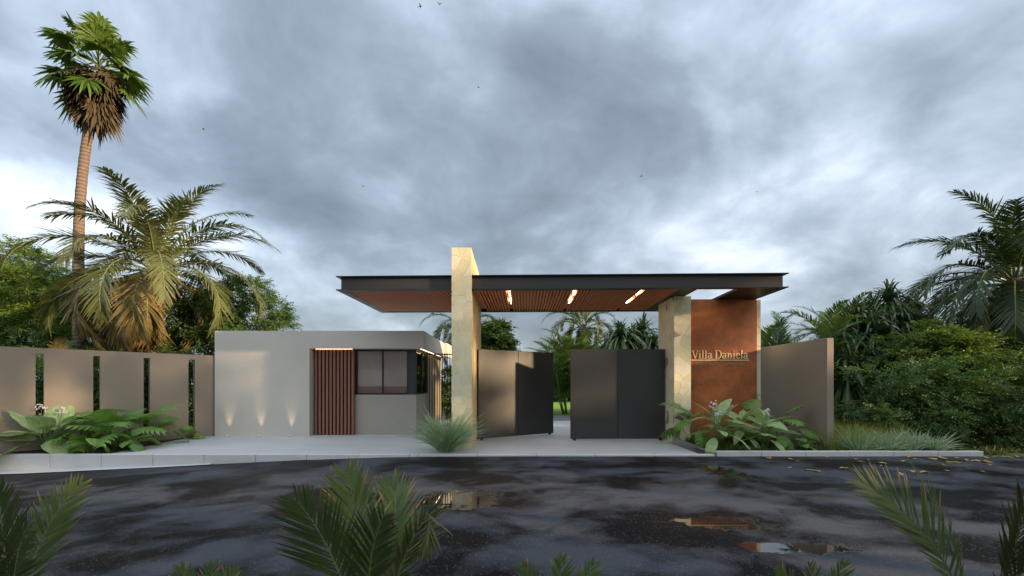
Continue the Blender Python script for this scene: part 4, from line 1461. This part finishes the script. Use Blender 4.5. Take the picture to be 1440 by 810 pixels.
grass_clump('fountain_grass', 'blue-green fountain grass clump at the foot of the tall stone pier', (W(627, 10.75), 10.75, 0.0), 1000, 1.42, 0.16, 'grassblue', 101, 0.016)
for i, px in enumerate((1205, 1222, 1240, 1258, 1275, 1292, 1308)):
    Y = 10.75 + 0.25 * (i % 2)
    grass_clump('strap_grass', 'pale blue-green strap grass tuft behind the right kerb', (W(px, Y), Y, -0.05), 190, 0.82, 0.18, 'grasspale', 110 + i, 0.024, 'pale strap grass tufts', elev=(40, 88))
for i, (px, Y) in enumerate(((1180, 11.0), (1190, 11.5), (1202, 11.3), (1216, 11.6), (1232, 11.7), (1250, 11.6), (1185, 12.3), (1205, 12.4))):
    grass_clump('meadow_grass', 'tuft of tall yellow-green grass beside the end of the plain brown wall', (W(px, Y), Y, -0.05), 300, 0.95, 0.30, 'grassgold', 120 + i, 0.010, 'yellow-green grass tufts', elev=(50, 89), droop=(0.1, 0.4))

# ------------------------------------------------------------------ bed plants with large leaves
def leaf_data(kind, L, Wd, droop, seed):
    rg = random.Random(seed)
    V, Fs, UV = [], [], []
    if kind == 'split':
        nl = 7
        def ctr(t):
            return np.array([t * L, 0, -droop * L * t * t])
        for sgn in (-1, 1):
            for i in range(nl):
                t0, t1 = i / nl, (i + 1) / nl
                w = Wd * 0.5 * math.sin(math.pi * (0.16 + 0.78 * (i + 0.5) / nl)) ** 0.7
                g = 0.16
                a, b = ctr(t0), ctr(t1)
                sw = 0.42 * L * 0.5
                def outp(t, k):
                    c = ctr(t)
                    return (c[0] + sw * k * k * 0.7, sgn * w * k, c[2] + 0.10 * Wd * k - 0.55 * Wd * k * k * 0.5)
                tm = (t0 + t1) / 2
                pts = [tuple(a), tuple(b), outp(t1, 0.45), outp(t0, 0.45), outp(tm + (t1 - t0) * (0.5 - g), 0.8), outp(tm - (t1 - t0) * (0.5 - g), 0.8), outp(tm + 0.06, 1.0)]
                o = len(V)
                V += pts
                UV += [(t0, 0.0), (t1, 0.0), (t1, 0.45), (t0, 0.45), (t1, 0.8), (t0, 0.8), (tm, 1.0)]
                q = [(0, 1, 2, 3), (3, 2, 4, 5), (5, 4, 6)]
                Fs += [tuple(o + k for k in (f if sgn > 0 else f[::-1])) for f in q]
    else:
        nr, nc = 12, 4
        for i in range(nr + 1):
            t = i / nr
            if kind == 'heart':
                w = Wd * 0.5 * (math.sin(math.pi * min(1, (0.12 + 0.88 * t))) ** 0.75)
                x = t * L - (0.12 * L if i == 0 else 0)
            else:
                w = Wd * 0.5 * (math.sin(math.pi * (0.03 + 0.97 * t) ** 0.82) ** 0.8 if t < 1 else 0)
                x = t * L
            x *= (1 - 0.25 * droop * t)
            z = -droop * L * t * t
            for j in range(-nc, nc + 1):
                k = j / nc
                V.append((x, w * k, z + 0.22 * w * abs(k) - 0.28 * w * k * k + 0.02 * Wd * math.sin(t * 19 + j) * abs(k)))
                UV.append((t, k))
        m = 2 * nc + 1
        for i in range(nr):
            for j in range(m - 1):
                Fs.append((i * m + j, (i + 1) * m + j, (i + 1) * m + j + 1, i * m + j + 1))
    me = bpy.data.meshes.new('leaf')
    me.from_pydata(V, [], Fs)
    me.polygons.foreach_set('use_smooth', np.ones(len(Fs), dtype=bool))
    uvl = me.uv_layers.new(name='UVMap')
    for lp in me.loops:
        uvl.data[lp.index].uv = UV[lp.vertex_index]
    return me
LEAF = {}
def leaf_mesh(kind, mat, k):
    key = (kind, mat, k)
    if key not in LEAF:
        dims = {'paddle': (0.62, 0.33), 'lance': (0.56, 0.19), 'heart': (0.34, 0.30), 'split': (0.48, 0.46)}[kind]
        me = leaf_data(kind, dims[0], dims[1], (0.15, 0.35, 0.6)[k], 5 + k)
        me.materials.append(M[mat])
        LEAF[key] = me
    return LEAF[key]

def add_leaf(plant, foot, tipbase, az, el, kind, mat, k, scale=1.0, roll=0.0, sr=0.009):
    """petiole from foot to tipbase (plant space), then the blade"""
    f, t = Vector(foot), Vector(tipbase)
    mid = f.lerp(t, 0.55) + Vector((0, 0, 0.06))
    mb = MB()
    mb.tube([f, mid, t], [sr * 1.2, sr, sr * 0.7], 6)
    mesh_obj('stem', mb.v, mb.f, M['stem'], plant, None, True, mb.m, None, False)
    o = bpy.data.objects.new('leaf', leaf_mesh(kind, mat, k))
    link(o, plant)
    o.location = t
    rot = Matrix.Rotation(az, 4, 'Z') @ Matrix.Rotation(-el, 4, 'Y') @ Matrix.Rotation(roll, 4, 'X')
    o.rotation_euler = rot.to_euler()
    o.scale = (scale, scale, scale)
    return o

def flower_head(plant, foot, top, seed, n=16, r=0.085):
    rg = random.Random(seed)
    mb = MB()
    f, t = Vector(foot), Vector(top)
    mb.tube([f, f.lerp(t, 0.5), t], [0.013, 0.011, 0.007], 6)
    mesh_obj('flower_stem', mb.v, mb.f, M['stem'], plant, None, True, mb.m, None, False)
    mb = MB()
    for i in range(n):
        d = Vector((rg.gauss(0, 1), rg.gauss(0, 1), rg.gauss(0.5, 1))).normalized()
        c = t + d * r * rg.uniform(0.5, 1.1) + Vector((0, 0, rg.uniform(-0.06, 0.05)))
        s1 = d.cross(Vector((0.3, 0.5, 0.8))).normalized()
        s2 = d.cross(s1)
        q = 0.032
        V = [c, c + s1 * q + d * 0.015, c + s2 * q + d * 0.02, c - s1 * q + d * 0.015, c - s2 * q + d * 0.02, c + d * 0.04]
        mb.add(V, [(0, 2, 1), (0, 3, 2), (0, 4, 3), (0, 1, 4), (1, 2, 5), (3, 4, 5)])
    mesh_obj('flower', mb.v, mb.f, M['petal'], plant, None, False, mb.m, None, False)

def bed_plant(name, label, base, kind, mat, n, h, spread, seed, scale=1.0, el=(70, -10), flowers=(), group=None, az0=0.0, azs=None):
    rg = random.Random(seed)
    e = empty(name, base, label, 'plant', group)
    for i in range(n):
        az = az0 + (azs[i] if azs else i * 2.39996 + rg.uniform(-0.25, 0.25))
        s = i / max(1, n - 1)
        hh = h * (1.0 - 0.62 * s) * rg.uniform(0.9, 1.1)
        rr = spread * (0.25 + 0.75 * s) * rg.uniform(0.7, 1.2)
        t = (math.cos(az) * rr, math.sin(az) * rr, hh)
        f = (math.cos(az) * 0.04, math.sin(az) * 0.04, 0.0 if kind != 'lance' else hh * 0.25)
        add_leaf(e, f, t, az, R(el[0] + (el[1] - el[0]) * s + rg.uniform(-10, 10)), kind, mat, rg.randrange(3), scale * rg.uniform(0.85, 1.2), rg.uniform(-0.5, 0.5))
    for (dx, dy, z) in flowers:
        flower_head(e, (dx * 0.3, dy * 0.3, 0.0), (dx, dy, z), seed + int(z * 100))
    return e

def atbed(px, Y, z=0.0):
    return (W(px, Y), Y, z)
# left bed
bed_plant('broad_leaf_plant', 'large pale-green paddle-leaved plant with a white flower head by the slotted wall', atbed(66, 10.9), 'paddle', 'paddle', 11, 0.55, 0.30, 201, 1.4, (62, -12), [(-0.25, 0.1, 1.02), (0.08, 0.3, 0.95)], None, -0.8)
bed_plant('broad_leaf_plant', 'paddle-leaved plant at the outer end of the left bed', atbed(-6, 10.85), 'paddle', 'paddle', 10, 0.55, 0.30, 202, 1.4, (58, -12), [], None, 0.4)
bed_plant('split_leaf_plant', 'split-leaf plant beside the large paddle-leaved plant', atbed(120, 11.2), 'split', 'monstera', 12, 0.78, 0.40, 203, 1.25, (45, -22), [], None, 0.5)
bed_plant('split_leaf_plant', 'split-leaf plant spreading in the middle of the left bed', atbed(172, 11.3), 'split', 'monstera', 13, 0.76, 0.44, 204, 1.25, (45, -25), [], None, 2.1)
bed_plant('split_leaf_plant', 'split-leaf plant leaning towards the slot nearest the guardhouse', atbed(213, 12.3), 'split', 'monstera', 10, 0.85, 0.45, 205, 1.1, (40, -25), [], None, 0.2)
bed_plant('heart_leaf_plant', 'bright heart-leaved plant with stalks at the front of the left bed', atbed(127, 10.65), 'heart', 'heart', 7, 0.42, 0.26, 206, 1.0, (35, -30), [], None, 1.0)
bed_plant('heart_leaf_plant', 'small heart-leaved plant in front of the split-leaf plants', atbed(186, 10.95), 'heart', 'monstera', 9, 0.38, 0.22, 207, 0.85, (45, -30), [], None, 1.7)
bed_plant('heart_leaf_plant', 'tiny bright plant at the corner of the slotted wall and guardhouse', atbed(268, 13.25), 'heart', 'heart', 7, 0.26, 0.14, 208, 0.85, (50, -15), [], None, 0.4)
# right bed
z = 0.045
bed_plant('flowering_plant', 'lance-leaved plant with white flower heads beside the shorter pillar', atbed(1009, 10.85, z), 'lance', 'lance', 13, 0.78, 0.22, 211, 1.25, (60, -14), [(-0.05, 0.1, 1.08), (0.0, -0.08, 0.86), (0.42, 0.25, 1.02)], None, 0.3)
bed_plant('flowering_plant', 'lance-leaved plant with one white flower head before the plain brown wall', atbed(1076, 10.85, z), 'lance', 'lance', 13, 0.72, 0.22, 212, 1.3, (60, -16), [(0.02, 0.0, 0.88)], None, 1.4)
bed_plant('flowering_plant', 'short lance-leaved plant between the two flowering plants', atbed(1043, 11.3, z), 'lance', 'lance', 10, 0.66, 0.22, 213, 1.2, (55, -14), [], None, 2.4)
bed_plant('split_leaf_plant', 'split-leaf plant against the foot of the shorter pillar', atbed(975, 11.7, z), 'split', 'monstera', 7, 0.88, 0.42, 214, 1.15, (38, -25), [], None, 2.8)
bed_plant('split_leaf_plant', 'split-leaf plant in front of the rust-coloured panel', atbed(1050, 12.0, z), 'split', 'monstera', 7, 0.85, 0.42, 215, 1.15, (38, -25), [], None, 1.0)
bed_plant('split_leaf_plant', 'split-leaf plant reaching along the plain brown wall', atbed(1098, 11.5, z), 'split', 'monstera', 8, 0.80, 0.46, 216, 1.2, (38, -25), [], None, 0.1)
bed_plant('heart_leaf_plant', 'low leafy plant at the near foot of the plain brown wall', atbed(1131, 10.75, z), 'heart', 'monstera', 9, 0.22, 0.14, 217, 0.55, (45, -20), [], None, 0.8)

# low ground cover in the beds
def cover(name, label, x0, x1, y0, y1, z, n, seed, L=0.22, fn=None):
    rg = np.random.default_rng(seed)
    B = np.stack([rg.uniform(x0, x1, n), rg.uniform(y0, y1, n), np.full(n, z)], 1)
    if fn is not None:
        B = B[fn(B)]
    B = np.repeat(B, 7, 0)
    n = len(B)
    az = rg.uniform(0, 6.28, n)
    el = np.radians(rg.uniform(20, 80, n))
    D = np.stack([np.cos(el) * np.cos(az), np.cos(el) * np.sin(az), np.sin(el)], 1)
    S = unit(np.cross(D, rg.normal(0, 1, (n, 3))))
    G = np.zeros((n, 3)); G[:, 2] = -rg.uniform(0.2, 0.6, n)
    V, Fs, tv = strips(B, D, S, L * rg.uniform(0.5, 1.2, n), np.full(n, 0.022), G)
    o = mesh_obj(name, V, Fs, [M['cover']], None, None, False, None, tv)
    tag(o, label, 'ground cover', None, 'stuff')
A_, d_ = (-9.46, 14.12), (-2.85, -3.52)
def in_left(B):
    # camera side of the slotted wall
    return (B[:, 0] - A_[0]) * d_[1] - (B[:, 1] - A_[1]) * d_[0] < -0.9 * 1.0
cover('ground_cover', 'low dark grass and sprigs under the left bed plants', -16, -9.8, KY + 0.22, 13.6, 0.0, 1300, 301, 0.26,
      lambda B: ((B[:, 0] + 9.46) * (-3.52) - (B[:, 1] - 14.12) * (-2.85) > 1.0) & (B[:, 0] < -9.75))
cover('ground_cover', 'low sprigs under the right bed plants', 4.75, 7.8, KY + 0.2, 12.6, 0.045, 420, 302, 0.26)
cover('ground_cover', 'rough grass under the bushes right of the plain brown wall', 8.1, 22, KY + 0.2, 15, -0.05, 1500, 303, 0.3)

# ------------------------------------------------------------------ young palms in the near verge
def front_palm(label, base, fronds, seed):
    rg = np.random.default_rng(seed)
    e = empty('young_palm', base, label, 'palm')
    b = Vector(base)
    for (tx, ty, Yt, bx, by, bow, side, leaf, n, mat, face) in fronds:
        tip = P(tx, ty, Yt)
        thr = P(bx, by, (b.y + Yt) / 2)
        pts = []
        p0 = b + Vector((0, 0, 0.02))
        # quadratic curve through foot, a point at the frame's lower edge, and the tip
        c = thr * 2 - (p0 + tip) * 0.5
        c = c + Vector((bow, 0, 0))
        for i in range(15):
            t = i / 14
            pts.append(p0 * (1 - t) ** 2 + c * (2 * t * (1 - t)) + tip * t * t)
        V, Fs, mi, tv = frond_geo(pts, face, int(n * 0.72), leaf * 1.15, 0.021, 52, 24, 14, 0.05, 0.011, side, 0.05, rg, 0.3, 2.0)
        mesh_obj('frond', V, Fs, [M[mat], M['stem']], e, None, False, mi, tv)
FC = (0.15, -1.0, 0.35)
front_palm('young palm with tan leaflet tips rising from the near verge opposite the guardhouse', (W(515, 2.7), 2.7, -0.02), [
    (487, 668, 2.7, 508, 770, 0.0, 0.30, 0.36, 40, 'arecafront', FC),
    (552, 680, 2.9, 552, 770, 0.0, 0.30, 0.34, 40, 'arecafront', (-0.1, -1, 0.3)),
    (418, 705, 2.5, 470, 790, 0.0, 0.35, 0.36, 36, 'arecadark', (0.3, -1, 0.2)),
    (598, 775, 2.6, 578, 735, 0.12, 0.35, 0.26, 36, 'arecadark', (0.9, -0.6, 0.2)),
    (540, 725, 2.4, 520, 800, 0.0, 0.35, 0.30, 34, 'arecadark', (0.0, -1, 0.3)),
], 401)
front_palm('young palm with dark reddish leaflets in the near verge opposite the slotted wall', (W(20, 2.7), 2.7, -0.02), [
    (112, 682, 2.9, 52, 775, 0.0, 0.35, 0.26, 34, 'arecafront', (0.5, -1, 0.2)),
    (-2, 690, 2.6, 8, 790, 0.0, 0.35, 0.34, 38, 'arecadark', FC),
    (45, 735, 2.4, 22, 800, 0.0, 0.35, 0.30, 34, 'arecadark', FC),
    (-40, 730, 2.4, -15, 800, 0.0, 0.35, 0.30, 30, 'arecadark', FC),
], 402)
front_palm('young palm leaning over the road from the near verge opposite the sign panel', (W(1375, 2.7), 2.7, -0.02), [
    (1212, 678, 2.9, 1318, 775, 0.0, 0.32, 0.36, 44, 'arecafront', FC),
    (1282, 655, 3.0, 1338, 765, 0.0, 0.34, 0.24, 34, 'arecafront', (0.8, -0.7, 0.2)),
    (1448, 672, 2.5, 1425, 775, 0.0, 0.34, 0.36, 40, 'arecadark', FC),
    (1500, 700, 2.5, 1450, 780, 0.0, 0.34, 0.34, 34, 'arecadark', FC),
], 403)
for lab, px, tips, sd in (('tiny tan palm seedling in the near verge beside the large young palm', 285, ((255, 800), (300, 796), (330, 803)), 404),
                          ('tiny palm seedling in the near verge opposite the gateway', 780, ((735, 796), (790, 786), (835, 794)), 405),
                          ('tiny green palm seedling in the near verge opposite the shorter pillar', 1150, ((1095, 800), (1140, 797), (1185, 795)), 406)):
    front_palm(lab, (W(px, 2.7), 2.7, -0.02), [(x, y, 2.7, px + (x - px) * 0.4, 860, 0.0, 0.5, 0.17, 15, 'arecafront', FC) for x, y in tips], sd)

# ------------------------------------------------------------------ fallen leaves, birds
fl = []
for k in range(3):
    V = [(-0.075, 0, 0.003), (-0.02, -0.036, 0.012 + 0.006 * k), (0.05, -0.022, 0.006), (0.085, 0.0, 0.014), (0.04, 0.03, 0.01 + 0.008 * k), (-0.03, 0.035, 0.012), (0.0, 0.0, 0.004)]
    Fs = [(6, 0, 1), (6, 1, 2), (6, 2, 3), (6, 3, 4), (6, 4, 5), (6, 5, 0)]
    me = bpy.data.meshes.new('fallen_leaf')
    me.from_pydata(V, [], Fs)
    me.materials.append(M['fallen'])
    fl.append(me)
rr = random.Random(77)
for i in range(60):
    x = rr.triangular(5.2, 15.0, 9.5)
    y = KY - 0.08 - abs(rr.gauss(0, 0.9))
    if i > 52:
        x, y = rr.uniform(4, 11), rr.uniform(8.0, 9.8)
    o = bpy.data.objects.new('fallen_leaf', rr.choice(fl))
    col.objects.link(o)
    o.location = (x, y, road_z(x) + 0.001)
    s = rr.uniform(0.9, 1.7)
    o.scale = (s, s, s)
    o.rotation_euler = (rr.uniform(-0.08, 0.08), rr.uniform(-0.08, 0.08), rr.uniform(0, 6.28))
    tag(o, 'yellowed fallen leaf lying on the wet road by the right kerb', 'leaf', 'fallen leaves on the road')

def bird_mesh():
    mb = MB()
    mb.tube([(-0.16, 0, 0), (-0.06, 0, 0.0), (0.05, 0, 0.0), (0.13, 0, 0.015), (0.17, 0, 0.01)], [0.012, 0.035, 0.042, 0.025, 0.004], 7)
    for s in (-1, 1):
        mb.add([(0.06, 0.02 * s, 0.02), (-0.06, 0.02 * s, 0.02), (-0.03, 0.17 * s, 0.09), (0.05, 0.17 * s, 0.09), (-0.08, 0.34 * s, 0.05)],
               [(0, 1, 2, 3), (3, 2, 4)])
    mb.add([(-0.13, 0.012, 0), (-0.13, -0.012, 0), (-0.25, -0.04, 0), (-0.25, 0.04, 0)], [(0, 1, 2, 3)])
    me = bpy.data.meshes.new('bird')
    me.from_pydata(mb.v, [], mb.f)
    me.materials.append(M['bird'])
    return me
bm_ = bird_mesh()
for i, (px, py, Y) in enumerate(((591, 9, 42), (618, 6, 44), (673, 123, 60), (286, 182, 60), (511, 262, 75), (902, 248, 60), (1065, 270, 65))):
    o = bpy.data.objects.new('bird', bm_)
    col.objects.link(o)
    o.location = P(px, py, Y)
    o.rotation_euler = (0.3 * math.sin(i * 2.1), -0.2, i * 1.3)
    tag(o, 'small dark bird flying under the clouds', 'bird', 'birds in the sky')
